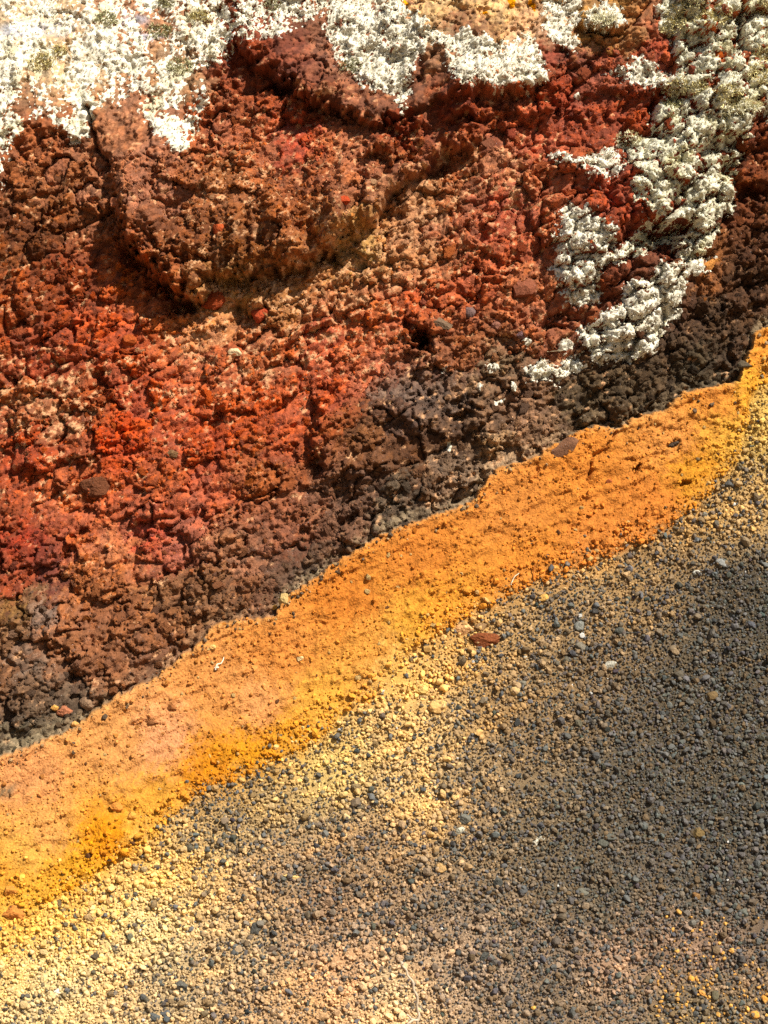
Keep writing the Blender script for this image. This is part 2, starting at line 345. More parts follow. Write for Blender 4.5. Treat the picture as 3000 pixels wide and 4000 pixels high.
# ------------------------------------------------------------------ survey: colour of the face, scoria means with crevice shade in them (u, v, sRGB)
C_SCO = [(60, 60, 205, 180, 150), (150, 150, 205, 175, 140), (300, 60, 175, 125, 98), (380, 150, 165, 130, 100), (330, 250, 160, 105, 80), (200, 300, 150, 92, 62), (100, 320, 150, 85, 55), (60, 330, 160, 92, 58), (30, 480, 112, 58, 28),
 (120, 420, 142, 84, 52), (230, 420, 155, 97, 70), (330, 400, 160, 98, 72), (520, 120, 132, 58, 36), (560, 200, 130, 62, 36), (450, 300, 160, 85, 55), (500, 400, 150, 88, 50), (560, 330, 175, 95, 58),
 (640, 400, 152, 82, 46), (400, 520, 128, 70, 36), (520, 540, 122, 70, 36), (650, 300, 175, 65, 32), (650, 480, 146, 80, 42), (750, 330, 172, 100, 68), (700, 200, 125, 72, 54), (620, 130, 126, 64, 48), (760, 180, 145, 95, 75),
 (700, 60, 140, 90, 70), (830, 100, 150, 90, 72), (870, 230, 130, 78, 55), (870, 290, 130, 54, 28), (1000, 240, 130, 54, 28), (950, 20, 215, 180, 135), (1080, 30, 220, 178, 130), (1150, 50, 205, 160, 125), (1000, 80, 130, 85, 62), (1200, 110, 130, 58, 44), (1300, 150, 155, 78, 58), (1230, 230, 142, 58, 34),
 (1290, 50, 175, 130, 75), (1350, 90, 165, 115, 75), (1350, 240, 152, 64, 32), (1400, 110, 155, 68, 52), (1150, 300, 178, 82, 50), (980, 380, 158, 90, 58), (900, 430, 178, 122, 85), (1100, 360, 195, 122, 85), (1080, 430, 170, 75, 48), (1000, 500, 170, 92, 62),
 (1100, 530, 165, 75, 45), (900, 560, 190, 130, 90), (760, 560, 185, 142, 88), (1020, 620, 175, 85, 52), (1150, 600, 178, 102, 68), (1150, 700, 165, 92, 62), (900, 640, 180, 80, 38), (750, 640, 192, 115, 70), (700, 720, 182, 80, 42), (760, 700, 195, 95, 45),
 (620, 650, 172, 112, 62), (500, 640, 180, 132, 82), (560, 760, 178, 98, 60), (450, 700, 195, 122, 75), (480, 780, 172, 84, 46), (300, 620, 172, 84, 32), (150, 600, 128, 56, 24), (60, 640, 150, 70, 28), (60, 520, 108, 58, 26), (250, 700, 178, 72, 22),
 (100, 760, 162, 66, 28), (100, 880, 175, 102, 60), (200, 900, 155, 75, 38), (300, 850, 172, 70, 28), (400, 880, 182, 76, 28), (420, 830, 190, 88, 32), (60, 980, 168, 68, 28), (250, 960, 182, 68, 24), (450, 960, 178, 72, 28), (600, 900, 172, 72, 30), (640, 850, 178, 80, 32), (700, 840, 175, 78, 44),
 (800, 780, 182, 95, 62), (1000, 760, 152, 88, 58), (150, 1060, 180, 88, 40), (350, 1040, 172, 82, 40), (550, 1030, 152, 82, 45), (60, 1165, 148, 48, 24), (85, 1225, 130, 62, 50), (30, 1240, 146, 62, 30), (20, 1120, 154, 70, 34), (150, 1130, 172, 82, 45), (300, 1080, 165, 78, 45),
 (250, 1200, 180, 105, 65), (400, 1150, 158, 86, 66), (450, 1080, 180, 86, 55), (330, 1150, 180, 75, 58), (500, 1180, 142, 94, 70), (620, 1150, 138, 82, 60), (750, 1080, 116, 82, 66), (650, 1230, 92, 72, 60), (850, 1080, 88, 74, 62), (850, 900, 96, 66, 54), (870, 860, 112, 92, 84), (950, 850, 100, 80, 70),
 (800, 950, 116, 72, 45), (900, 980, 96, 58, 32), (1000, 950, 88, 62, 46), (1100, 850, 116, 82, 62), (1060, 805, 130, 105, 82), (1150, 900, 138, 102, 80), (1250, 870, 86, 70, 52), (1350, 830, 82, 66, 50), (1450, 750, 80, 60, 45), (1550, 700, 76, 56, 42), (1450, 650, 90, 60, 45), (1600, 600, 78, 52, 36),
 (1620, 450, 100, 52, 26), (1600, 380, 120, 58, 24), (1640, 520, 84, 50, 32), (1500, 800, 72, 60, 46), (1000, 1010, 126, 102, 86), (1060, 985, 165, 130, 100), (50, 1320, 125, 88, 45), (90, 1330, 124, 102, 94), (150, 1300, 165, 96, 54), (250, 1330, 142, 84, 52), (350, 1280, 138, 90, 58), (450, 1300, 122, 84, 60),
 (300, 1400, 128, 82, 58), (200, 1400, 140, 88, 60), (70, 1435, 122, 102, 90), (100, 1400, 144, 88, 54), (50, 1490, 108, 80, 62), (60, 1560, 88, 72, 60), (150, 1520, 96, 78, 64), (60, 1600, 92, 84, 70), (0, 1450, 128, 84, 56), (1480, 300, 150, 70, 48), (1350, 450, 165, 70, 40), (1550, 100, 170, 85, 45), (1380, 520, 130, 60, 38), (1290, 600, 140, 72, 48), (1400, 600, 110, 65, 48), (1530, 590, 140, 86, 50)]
C_ASH = [(60, 1680, 222, 145, 72), (250, 1600, 218, 145, 66), (450, 1450, 218, 140, 60), (600, 1400, 216, 132, 48), (750, 1300, 208, 120, 34), (900, 1200, 212, 124, 38), (1100, 1080, 214, 130, 46), (1250, 1000, 218, 130, 40), (1450, 950, 222, 140, 55), (1550, 850, 222, 134, 44),
 (1630, 750, 228, 142, 42), (1400, 1080, 212, 124, 40), (1300, 1180, 210, 124, 42), (1150, 1225, 216, 130, 38), (1500, 1020, 216, 140, 30), (950, 1320, 226, 145, 38), (800, 1400, 222, 144, 48), (700, 1530, 226, 156, 48), (620, 1600, 220, 145, 25), (550, 1632, 218, 140, 12), (450, 1662, 214, 130, 8), (350, 1730, 222, 150, 42),
 (230, 1820, 224, 138, 4), (190, 1880, 222, 152, 18), (100, 1800, 224, 152, 66), (60, 1850, 232, 165, 60), (60, 1940, 228, 160, 40), (20, 1985, 230, 170, 60), (140, 1900, 228, 155, 30), (330, 1830, 228, 166, 60), (850, 1430, 228, 168, 74), (20, 1900, 226, 150, 40), (350, 1600, 226, 150, 82), (560, 1530, 222, 146, 70), (900, 1360, 220, 150, 40), (1580, 960, 225, 160, 50), (1620, 840, 230, 160, 40)]
C_MTX = [(1490, 2035, 208, 150, 105), (1300, 2085, 205, 152, 108), (920, 2085, 212, 166, 116), (750, 2060, 214, 164, 110), (100, 2100, 228, 198, 135), (30, 2010, 230, 176, 74), (150, 1980, 232, 184, 92), (20, 2070, 230, 188, 108), (300, 2000, 228, 196, 130), (350, 1860, 228, 180, 96), (450, 1800, 215, 172, 100), (550, 1720, 205, 162, 85), (700, 1650, 222, 184, 100), (900, 1550, 224, 178, 104), (870, 1470, 226, 176, 92), (1000, 1400, 214, 162, 82),
 (1100, 1350, 205, 155, 80), (1250, 1280, 205, 155, 82), (1450, 1200, 185, 140, 75), (1600, 1080, 200, 155, 85), (1640, 930, 205, 165, 80), (1600, 1300, 125, 102, 66), (1500, 1500, 130, 105, 66), (1300, 1450, 165, 125, 70), (1100, 1550, 180, 136, 75), (1000, 1750, 192, 148, 88), (900, 1700, 220, 176, 105), (800, 1850, 195, 148, 92), (700, 1950, 185, 135, 85), (900, 2000, 185, 142, 95), (750, 2080, 218, 160, 105),
 (600, 1900, 205, 158, 100), (500, 2050, 218, 175, 112), (850, 2130, 214, 180, 128), (1000, 2080, 190, 150, 110), (1200, 1800, 152, 122, 78), (1400, 1700, 132, 108, 72), (1600, 1750, 120, 102, 72), (1300, 1950, 138, 114, 78), (1500, 1950, 130, 112, 84), (1480, 2060, 175, 130, 90), (1250, 2130, 172, 135, 92), (1500, 2180, 172, 138, 80), (300, 2160, 220, 180, 118), (600, 2180, 216, 165, 105), (50, 2200, 225, 190, 125)]
P_DARK = [(1600, 1300, .88), (1500, 1500, .84), (1400, 1700, .84), (1300, 1900, .78), (1200, 2100, .62), (1600, 1900, .84), (1600, 2150, .62), (1500, 2050, .6), (1400, 2150, .58), (1300, 2130, .5), (1250, 1320, .55), (1350, 1250, .5), (1100, 1450, .5), (1000, 1500, .35), (950, 1430, .22), (900, 1550, .18),
 (1000, 1650, .45), (800, 1600, .22), (700, 1650, .2), (600, 1710, .5), (500, 1730, .6), (480, 1790, .5), (650, 1800, .48), (800, 1800, .42), (900, 1750, .14), (880, 1650, .12), (700, 1950, .58), (620, 2010, .45), (800, 2100, .3), (900, 2000, .5), (860, 2150, .08), (1000, 1950, .66), (500, 1950, .2), (400, 1900, .12), (300, 1950, .08), (100, 2000, .05), (200, 2150, .14),
 (400, 2130, .4), (550, 2150, .35), (700, 2180, .14), (50, 2150, .15), (1300, 1215, .3), (1450, 1185, .55), (1500, 1100, .25), (1580, 1050, .25), (1620, 950, .12), (1650, 850, .08), (870, 1450, .06), (1100, 1800, .6), (1150, 1650, .62), (1000, 2100, .45)]
P_DUST = [(900, 430, .55), (1080, 380, .55), (760, 560, .75), (640, 640, .65), (500, 640, .65), (470, 720, .5), (330, 800, .4), (130, 880, .75), (90, 905, .75), (230, 700, .15), (60, 900, .5), (150, 480, .25), (500, 420, .42), (560, 480, .4), (680, 420, .36), (420, 480, .34), (560, 560, .25), (760, 470, .3), (340, 560, .15), (300, 560, .2), (1000, 520, .3), (1000, 700, .15), (250, 960, .05), (100, 1000, .25), (60, 1250, 0),
 (300, 1200, .12), (950, 600, .45), (60, 640, .2), (180, 700, .2), (1250, 230, .05), (1350, 240, 0), (560, 130, .05), (1100, 850, .2), (1150, 920, .2), (1060, 985, .3), (1500, 700, .05), (700, 950, .08), (100, 1420, .1), (400, 1100, .1), (1150, 620, .3), (300, 400, .15), (850, 330, .25), (800, 400, .4), (1250, 880, .15), (700, 1200, .08), (1000, 240, .05)]

cu = np.arange(-300, 3301, 14.0); cv = np.arange(-300, 4301, 14.0)
CU, CV = np.meshgrid(cu, cv)
def rbf(pts, lin=True, eps=38, pw=2.0):
    P = np.array(pts, float); val = P[:, 2:]
    if lin: val = srgb(val)
    w = 1.0 / (((CU[..., None] - P[:, 0] * K) ** 2 + (CV[..., None] - P[:, 1] * K) ** 2) + (eps * K) ** 2) ** pw
    return (w[..., None] * val).sum(2) / w.sum(2)[..., None]
def csamp(F, u, v):
    fi = np.interp(v, cv, np.arange(len(cv))); fj = np.interp(u, cu, np.arange(len(cu)))
    i = np.clip(fi.astype(int), 0, len(cv) - 2); j = np.clip(fj.astype(int), 0, len(cu) - 2)
    a = (fi - i)[..., None]; b = (fj - j)[..., None]
    return (F[i, j] * (1 - b) + F[i, j + 1] * b) * (1 - a) + (F[i + 1, j] * (1 - b) + F[i + 1, j + 1] * b) * a
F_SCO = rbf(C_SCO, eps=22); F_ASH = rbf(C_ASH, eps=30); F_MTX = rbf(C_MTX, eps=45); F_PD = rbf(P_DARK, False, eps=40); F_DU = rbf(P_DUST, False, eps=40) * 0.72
ALB = 0.74         # scales survey colours to base colour; the scoria ones keep some crevice shade

DUSTC = srgb((206, 156, 112))
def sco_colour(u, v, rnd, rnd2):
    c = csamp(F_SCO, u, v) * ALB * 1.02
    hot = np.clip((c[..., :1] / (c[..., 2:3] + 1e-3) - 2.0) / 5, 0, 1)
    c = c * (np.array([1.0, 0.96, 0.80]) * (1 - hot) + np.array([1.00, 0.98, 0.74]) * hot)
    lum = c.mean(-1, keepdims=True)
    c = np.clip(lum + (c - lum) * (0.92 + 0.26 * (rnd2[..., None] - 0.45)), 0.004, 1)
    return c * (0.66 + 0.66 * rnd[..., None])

# per-lump colour on the face itself
uc, vc = to_uv(cells[2][2] / 1000, (cells[2][3] + 0.3 * cells[2][2]) / 1000)
uc0, vc0 = to_uv(cells[1][2] / 1000, (cells[1][3] + 0.3 * cells[1][2]) / 1000)
us = 0.5 * uc0 + 0.3 * uc + 0.2 * U + 60 * (r1 - .5) + 50 * (r2 - .5); vs_ = 0.5 * vc0 + 0.3 * vc + 0.2 * V + 60 * (r0 - .5) + 50 * (r3 - .5)
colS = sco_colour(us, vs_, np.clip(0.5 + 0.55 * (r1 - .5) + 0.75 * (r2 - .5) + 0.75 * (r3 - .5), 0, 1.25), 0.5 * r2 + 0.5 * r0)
du = csamp(F_DU, us, vs_)[..., 0]
dn = fbm(X1000 / 70, Z1000 / 70, 131, 3) * 0.7 + 0.75 * (r2 - .5) + 0.8 * (r3 - 0.5)
dust = sstep(0.40, 0.60, du * 0.85 + 0.62 * dn) * (wt_sco + 0.6 * wt_cap)
dust = np.clip(dust, 0, 0.86)[..., None]
colS = colS * (1 - dust) + DUSTC * ALB * (0.75 + 0.4 * r3[..., None]) * dust
colA = csamp(F_ASH, Uw + 60 * (r2 - .5), Vw + 60 * (r3 - .5)) * np.array([.88, .94, 1.35]) * ALB * (0.84 + 0.16 * r3[..., None] + 0.08 * r2[..., None] + 0.12 * ash_p[..., None] + 0.2 * stri[..., None])
pdg = csamp(F_PD, Uw, Vw)
colM = csamp(F_MTX, Uw + 60 * (r2 - .5), Vw + 60 * (r3 - .5)) * (1 - .66 * csamp(F_PD, Uw, Vw)) * 1.05 * ALB * (0.78 + 0.3 * r3[..., None])
colM = colM * (1 - .55 * pdg) + colM.mean(-1, keepdims=True) * np.array([1.07, 1.03, .88]) * .55 * pdg
gdm = (np.exp(-np.clip(S2, 0, None) / 105) * np.clip(.75 + 1.1 * fbm(U / 110, V / 110, 309, 3), 0, 1) * np.clip(1.15 - U / 2600, .25, 1))[..., None]
colM = colM * (1 - .8 * gdm) + srgb((224, 160, 52)) * ALB * .8 * .8 * gdm
# sunlit edge painted paler along the top rim of the ash
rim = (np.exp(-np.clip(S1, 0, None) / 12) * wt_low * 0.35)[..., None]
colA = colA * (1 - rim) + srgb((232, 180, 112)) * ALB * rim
fr = (sstep(-75, -5, S1 + 45 * fbm(X1000 / 45, Z1000 / 45, 141, 3) + 26 * (r2 - .5)) * 0.62 * (0.35 + 0.65 * sstep(-.2, .3, fbm(X1000 / 260, Z1000 / 260, 143, 2))))[..., None]
colS = colS * (1 - fr) + srgb((168, 146, 112)) * ALB * (.6 + .7 * r3[..., None]) * fr
a1 = sig(S1 / 1.2)[..., None]; a2 = sig((S2 + 18 * (r2 - .5) * 2) / 22)[..., None]
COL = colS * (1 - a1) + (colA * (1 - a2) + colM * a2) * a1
# pale blue-grey patches mixed into the smooth rock at the top
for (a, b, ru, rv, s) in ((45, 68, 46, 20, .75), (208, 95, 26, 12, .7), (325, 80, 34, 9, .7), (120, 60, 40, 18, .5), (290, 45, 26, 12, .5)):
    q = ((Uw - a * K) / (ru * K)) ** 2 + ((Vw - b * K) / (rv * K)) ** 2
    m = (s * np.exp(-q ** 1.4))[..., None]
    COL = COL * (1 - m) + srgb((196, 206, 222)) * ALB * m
q = ((Uw - 15 * K) / (26 * K)) ** 2 + ((Vw + .5 * (Uw - 15 * K) - 1708 * K) / (16 * K)) ** 2
m = (.7 * np.exp(-q ** 1.5) * (.5 + r3))[..., None]; COL = COL * (1 - m) + srgb((120, 100, 74)) * ALB * m
COL = np.clip(COL, 0.004, 0.9)

# ------------------------------------------------------------------ materials
def rock_material(name, source='attr', bump=0.5, scale=160, var=0.35, specks=0.0, rough=0.95, spec=0.15, color=None):
    m = bpy.data.materials.new(name); m.use_nodes = True
    n = m.node_tree.nodes; l = m.node_tree.links
    b = n['Principled BSDF']; b.inputs['Roughness'].default_value = rough
    b.inputs['Specular IOR Level'].default_value = spec
    tc = n.new('ShaderNodeTexCoord')
    if source == 'attr':
        a = n.new('ShaderNodeAttribute'); a.attribute_name = 'albedo'; base = a.outputs['Color']
    elif source == 'object':
        a = n.new('ShaderNodeObjectInfo'); base = a.outputs['Color']
    else:
        a = n.new('ShaderNodeRGB'); a.outputs[0].default_value = (*color, 1); base = a.outputs[0]
    nz = n.new('ShaderNodeTexNoise'); nz.inputs['Scale'].default_value = scale; nz.inputs['Detail'].default_value = 3; nz.inputs['Roughness'].default_value = 0.65
    l.new(tc.outputs['Object'], nz.inputs['Vector'])
    mr = n.new('ShaderNodeMapRange'); mr.inputs[1].default_value = 0.25; mr.inputs[2].default_value = 0.75
    mr.inputs[3].default_value = 1 - var; mr.inputs[4].default_value = 1 + var
    l.new(nz.outputs['Fac'], mr.inputs[0])
    mx = n.new('ShaderNodeVectorMath'); mx.operation = 'SCALE'
    l.new(base, mx.inputs[0]); l.new(mr.outputs[0], mx.inputs['Scale'])
    out = mx.outputs[0]
    if specks > 0:
        vo = n.new('ShaderNodeTexVoronoi'); vo.inputs['Scale'].default_value = 75
        l.new(tc.outputs['Object'], vo.inputs['Vector'])
        th = n.new('ShaderNodeMath'); th.operation = 'LESS_THAN'; th.inputs[1].default_value = specks
        l.new(vo.outputs['Distance'], th.inputs[0])
        mix = n.new('ShaderNodeMix'); mix.data_type = 'RGBA'
        l.new(th.outputs[0], mix.inputs[0]); l.new(out, mix.inputs[6]); mix.inputs[7].default_value = (.55, .53, .52, 1)
        out = mix.outputs[2]
    l.new(out, b.inputs['Base Color'])
    if bump > 0:
        n2 = n.new('ShaderNodeTexNoise'); n2.inputs['Scale'].default_value = scale * 1.1; n2.inputs['Detail'].default_value = 2
        l.new(tc.outputs['Object'], n2.inputs['Vector'])
        bp = n.new('ShaderNodeBump'); bp.inputs['Strength'].default_value = bump; bp.inputs['Distance'].default_value = 0.006
        l.new(n2.outputs['Fac'], bp.inputs['Height']); l.new(bp.outputs[0], b.inputs['Normal'])
    return m
M_SCO = rock_material('scoria', 'attr', 0.9, 150, 0.42, 0.055)
M_CAP = rock_material('weathered_rock', 'attr', 0.6, 130, 0.30)
M_ASH = rock_material('ochre_ash', 'attr', 1.0, 125, 0.36)
M_LAP = rock_material('lapilli_matrix', 'attr', 0.7, 200, 0.35)
M_PEB = rock_material('lapilli', 'attr', 0.5, 170, 0.34, 0.05, 0.85, 0.25)
M_CLO = rock_material('scoria_piece', 'object', 0.9, 150, 0.42, 0.05)
M_STO = rock_material('stone', 'object', 0.7, 130, 0.4, 0.05, 0.9, 0.2)
M_LIC = rock_material('pale_lichen', 'attr', 0.5, 180, 0.16, 0, 1.0, 0.0)
M_TUF = rock_material('shrubby_lichen', 'object', 0.0, 60, 0.35, 0, 1.0, 0.0)
M_TWG = rock_material('dry_wood', 'object', 0.2, 90, 0.2, 0, 0.8, 0.2)

# ------------------------------------------------------------------ object helpers
def link(o, parent=None):
    col.objects.link(o)
    if parent is not None: o.parent = parent
    return o
def tag(o, label=None, cat=None, group=None, kind=None):
    if label: o['label'] = label
    if cat: o['category'] = cat
    if group: o['group'] = group
    if kind: o['kind'] = kind
    return o
def mesh_np(name, co, faces, colour=None, smooth=True):
    """faces: (n,3) or (n,4) int array"""
    me = bpy.data.meshes.new(name)
    k = faces.shape[1]; nf = len(faces)
    me.vertices.add(len(co)); me.vertices.foreach_set('co', np.ascontiguousarray(co, np.float32).ravel())
    me.loops.add(nf * k); me.loops.foreach_set('vertex_index', np.ascontiguousarray(faces, np.int32).ravel())
    me.polygons.add(nf); me.polygons.foreach_set('loop_start', np.arange(0, nf * k, k, dtype=np.int32))
    try: me.polygons.foreach_set('loop_total', np.full(nf, k, np.int32))
    except Exception: pass
    me.polygons.foreach_set('use_smooth', np.full(nf, smooth, bool))
    if colour is not None:
        at = me.attributes.new('albedo', 'FLOAT_COLOR', 'POINT')
        at.data.foreach_set('color', np.concatenate([colour, np.ones((len(colour), 1))], 1).astype(np.float32).ravel())
    me.update(calc_edges=True); me.validate()
    return me
def obj_np(name, co, faces, mat, colour=None, parent=None, smooth=True, recentre=False):
    loc = np.zeros(3)
    if recentre:
        loc = (co.min(0) + co.max(0)) / 2; loc[2] = co[:, 2].min(); co = co - loc
    me = mesh_np(name, co, faces, colour, smooth); me.materials.append(mat)
    o = bpy.data.objects.new(name, me); o.location = loc
    return link(o, parent)

POS = np.stack([X, Y, Z], -1)
NI, NJ = X.shape
def grid_subset(facemask, pos=POS, colour=COL):
    ii, jj = np.nonzero(facemask)
    a = ii * NJ + jj
    q = np.stack([a, a + 1, a + NJ + 1, a + NJ], 1)
    used, inv = np.unique(q, return_inverse=True)
    return pos.reshape(-1, 3)[used], inv.reshape(q.shape), colour.reshape(-1, 3)[used]
def facemask(m):    # a face takes the class of its lower-left corner
    return m[:-1, :-1]

# ------------------------------------------------------------------ ground
gnd_n = 60
ga = np.concatenate([-np.geomspace(300, 6, 14), np.linspace(-5, 5, 40), np.geomspace(6, 300, 14)])
gb = np.concatenate([-np.geomspace(300, 12, 12), np.linspace(-11, -0.6, 44)])
GX, GY = np.meshgrid(ga, gb)
GZ = -0.42 + 0.03 * fbm(GX * 1.7, GY * 1.7, 401, 3) * (np.abs(GX) < 8)
ai = (np.arange(len(gb) - 1)[:, None] * len(ga) + np.arange(len(ga) - 1)).ravel()
gq = np.stack([ai, ai + 1, ai + len(ga) + 1, ai + len(ga)], 1)
gcol = np.tile(srgb((150, 125, 92)) * ALB, (GX.size, 1)) * (0.8 + 0.3 * _hash(np.arange(GX.size), np.zeros(GX.size), 5))[:, None]
ground = obj_np('ground', np.stack([GX, GY, GZ], -1).reshape(-1, 3), gq, M_LAP, gcol)
tag(ground, 'bare brown gravel ground at the foot of the rock face', 'ground', kind='structure')

# ------------------------------------------------------------------ the layers of the face
layers = {}
def layer(key, name, mask, mat, label, cat, kind=None, recentre=False):
    co, f, c = grid_subset(facemask(mask))
    o = obj_np(name, co, f, mat, c, recentre=recentre)
    tag(o, label, cat, kind=kind); layers[key] = o
    return o
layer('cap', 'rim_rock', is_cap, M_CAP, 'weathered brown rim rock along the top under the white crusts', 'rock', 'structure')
layer('red', 'red_scoria_layer', is_red, M_SCO, 'rust red crumbly scoria layer across the upper face', 'rock', 'structure')
layer('dark', 'dark_scoria_layer', is_dark, M_SCO, 'dark brown scoria layer resting on the orange band', 'rock', 'structure')
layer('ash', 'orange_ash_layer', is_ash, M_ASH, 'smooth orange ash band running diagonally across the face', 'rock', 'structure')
layer('spur', 'rock_spur', is_spur, M_SCO, 'lumpy scoria spur at upper right thickly crusted with pale lichen', 'rock')
layer('boul', 'scoria_boulder', is_boul, M_SCO, 'large bulging brown scoria block overhanging the red layer', 'boulder')
layer('knob', 'scoria_boulder', is_knob, M_SCO, 'dark purplish brown boulder bulging just above the orange band', 'boulder')
# lapilli slope: every second row and column is enough, pebbles cover it
lapm = is_lap.copy()
grow = lapm.copy()
for _ in range(3):
    g = grow.copy(); g[1:] |= grow[:-1]; g[:-1] |= grow[1:]; g[:, 1:] |= grow[:, :-1]; g[:, :-1] |= grow[:, 1:]; grow = g
i2 = np.arange(0, NI, 2); j2 = np.arange(0, NJ, 2)
P2 = POS[np.ix_(i2, j2)].copy(); P2[..., 1] += np.where(lapm[np.ix_(i2, j2)], 0, 0.004); C2 = COL[np.ix_(i2, j2)]
gm = grow[np.ix_(i2, j2)][:-1, :-1]
ii, jj = np.nonzero(gm); n2 = len(j2); a = ii * n2 + jj
q = np.stack([a, a + 1, a + n2 + 1, a + n2], 1); used, inv = np.unique(q, return_inverse=True)
o = obj_np('lapilli_slope', P2.reshape(-1, 3)[used], inv.reshape(q.shape), M_LAP, C2.reshape(-1, 3)[used])
tag(o, 'sloping bank of tan and grey lapilli below the orange band', 'gravel bank', kind='structure'); layers['lap'] = o

# ------------------------------------------------------------------ piece shapes
def ico(sub):
    me = bpy.data.meshes.new('t'); import bmesh
    bm = bmesh.new(); bmesh.ops.create_icosphere(bm, subdivisions=sub, radius=1); bm.to_mesh(me); bm.free()
    v = np.array([p.co[:] for p in me.vertices]); f = np.array([p.vertices[:] for p in me.polygons])
    bpy.data.meshes.remove(me); return v / np.linalg.norm(v, axis=1, keepdims=True), f
ICO = {s: ico(s) for s in (1, 2, 3)}
def stone_shape(sub, r, cuts=7, lumps=0, rough=0.03):
    v, f = ICO[sub]; v = v.copy(); n0 = v.copy()
    for _ in range(lumps):
        d = r.normal(size=3); d /= np.linalg.norm(d)
        v += n0 * (r.uniform(0.12, 0.4) * np.exp(r.uniform(5, 14) * (n0 @ d - 1)))[:, None]
    for _ in range(cuts):
        d = r.normal(size=3); d /= np.linalg.norm(d); c = r.uniform(0.55, 0.9)
        e = v @ d - c; v -= np.where(e > 0, e, 0)[:, None] * d
    v *= (1 + r.normal(size=(len(v), 1)) * rough)
    v -= (v.max(0) + v.min(0)) / 2
    return v / np.abs(v).max(), f
def rand_rot(n, r):
    q = r.normal(size=(n, 4)); q /= np.linalg.norm(q, axis=1, keepdims=True)
    w, x, y, z = q.T
    return np.stack([np.stack([1 - 2 * (y * y + z * z), 2 * (x * y - w * z), 2 * (x * z + w * y)], -1),
                     np.stack([2 * (x * y + w * z), 1 - 2 * (x * x + z * z), 2 * (y * z - w * x)], -1),
                     np.stack([2 * (x * z - w * y), 2 * (y * z + w * x), 1 - 2 * (x * x + y * y)], -1)], 1)
def scatter_mesh(name, mat, parent, centre, size, colour, shapes, r, flat=0.75, smooth=False, kind='stuff', cull=True):
    """many small pieces joined into one part"""
    cos, fs, cs = [], [], []; off = 0
    which = r.integers(0, len(shapes), len(centre))
    for k, (v, f) in enumerate(shapes):
        m = which == k; n = m.sum()
        if n == 0: continue
        sc_ = np.stack([r.uniform(0.8, 1.25, n), r.uniform(flat, 1.0, n), r.uniform(flat, 1.0, n)], 1)
        R = rand_rot(n, r)
        p = np.einsum('nij,nvj->nvi', R, v[None] * sc_[:, None, :]) * (size[m] / 2)[:, None, None]
        f_all = (f[None] + (np.arange(n) * len(v))[:, None, None])
        if cull:     # faces buried in the bank are left out
            fc = p[:, f].mean(2)                                  # n, nf, 3
            keep = (fc[..., 1] * 0.9 - fc[..., 2] * 0.4) < (size[m] * 0.24)[:, None]
            f_all = f_all[keep]
        else: f_all = f_all.reshape(-1, 3)
        p = p + centre[m][:, None, :]
        cos.append(p.reshape(-1, 3)); fs.append(f_all.reshape(-1, 3) + off); off += n * len(v)
        cs.append(np.repeat(colour[m], len(v), 0))
    co = np.concatenate(cos); fa = np.concatenate(fs); cc = np.concatenate(cs)
    used, inv = np.unique(fa, return_inverse=True)
    o = obj_np(name, co[used], inv.reshape(fa.shape), mat, np.clip(cc[used], 0.004, 0.9), parent, smooth)
    o['kind'] = kind
    return o
def pieces(name, mat, parent, centre, size, colour, shapes, r, flat=0.7):
    """pieces one can pick apart: an object each, sharing mesh data"""
    mes = []
    for v, f in shapes:
        me = mesh_np(name, v, f, None, False); me.materials.append(mat); mes.append(me)
    for c, s, cl in zip(centre, size, colour):
        o = bpy.data.objects.new(name, mes[r.integers(len(mes))])
        o.location = c; o.rotation_euler = tuple(r.uniform(0, 6.28, 3))
        o.scale = tuple(np.array([r.uniform(.85, 1.2), r.uniform(flat, 1), r.uniform(flat, 1)]) * s / 2)
        o.color = (*np.clip(cl, 0.004, 0.9), 1)
        link(o, parent)

def place(u, v, sink):
    x, z = to_xz(u, v)
    y = gsamp(Y, x, z)
    return np.stack([x, y + sink, z], -1)

# jittered positions over the frame (and a margin round it)
def jitter_grid(sp, r, lo_u=-130, hi_u=3130, lo_v=-100, hi_v=4130):
    a = np.arange(lo_u, hi_u, sp); b = np.arange(lo_v, hi_v, sp * 0.9)
    A, B = np.meshgrid(a, b); A = A + (np.arange(len(b)) % 2)[:, None] * sp / 2
    A = (A + r.uniform(-.42, .42, A.shape) * sp).ravel(); B = (B + r.uniform(-.42, .42, B.shape) * sp).ravel()
    return A, B
def classes(u, v):
    x, z = to_xz(u, v)
    i = np.clip(np.searchsorted(gz, z), 0, NI - 1); j = np.clip(np.searchsorted(gx, x), 0, NJ - 1)
    return i, j

# ------------------------------------------------------------------ lapilli
r_ = np.random.default_rng(11)
small_shapes = [stone_shape(1, r_, 4, 0, 0.12) for _ in range(14)]
mid_shapes = [stone_shape(2, r_, 11, 0, 0.045) for _ in range(14)]
big_shapes = [stone_shape(3, r_, 12, 2, 0.02) for _ in range(10)]

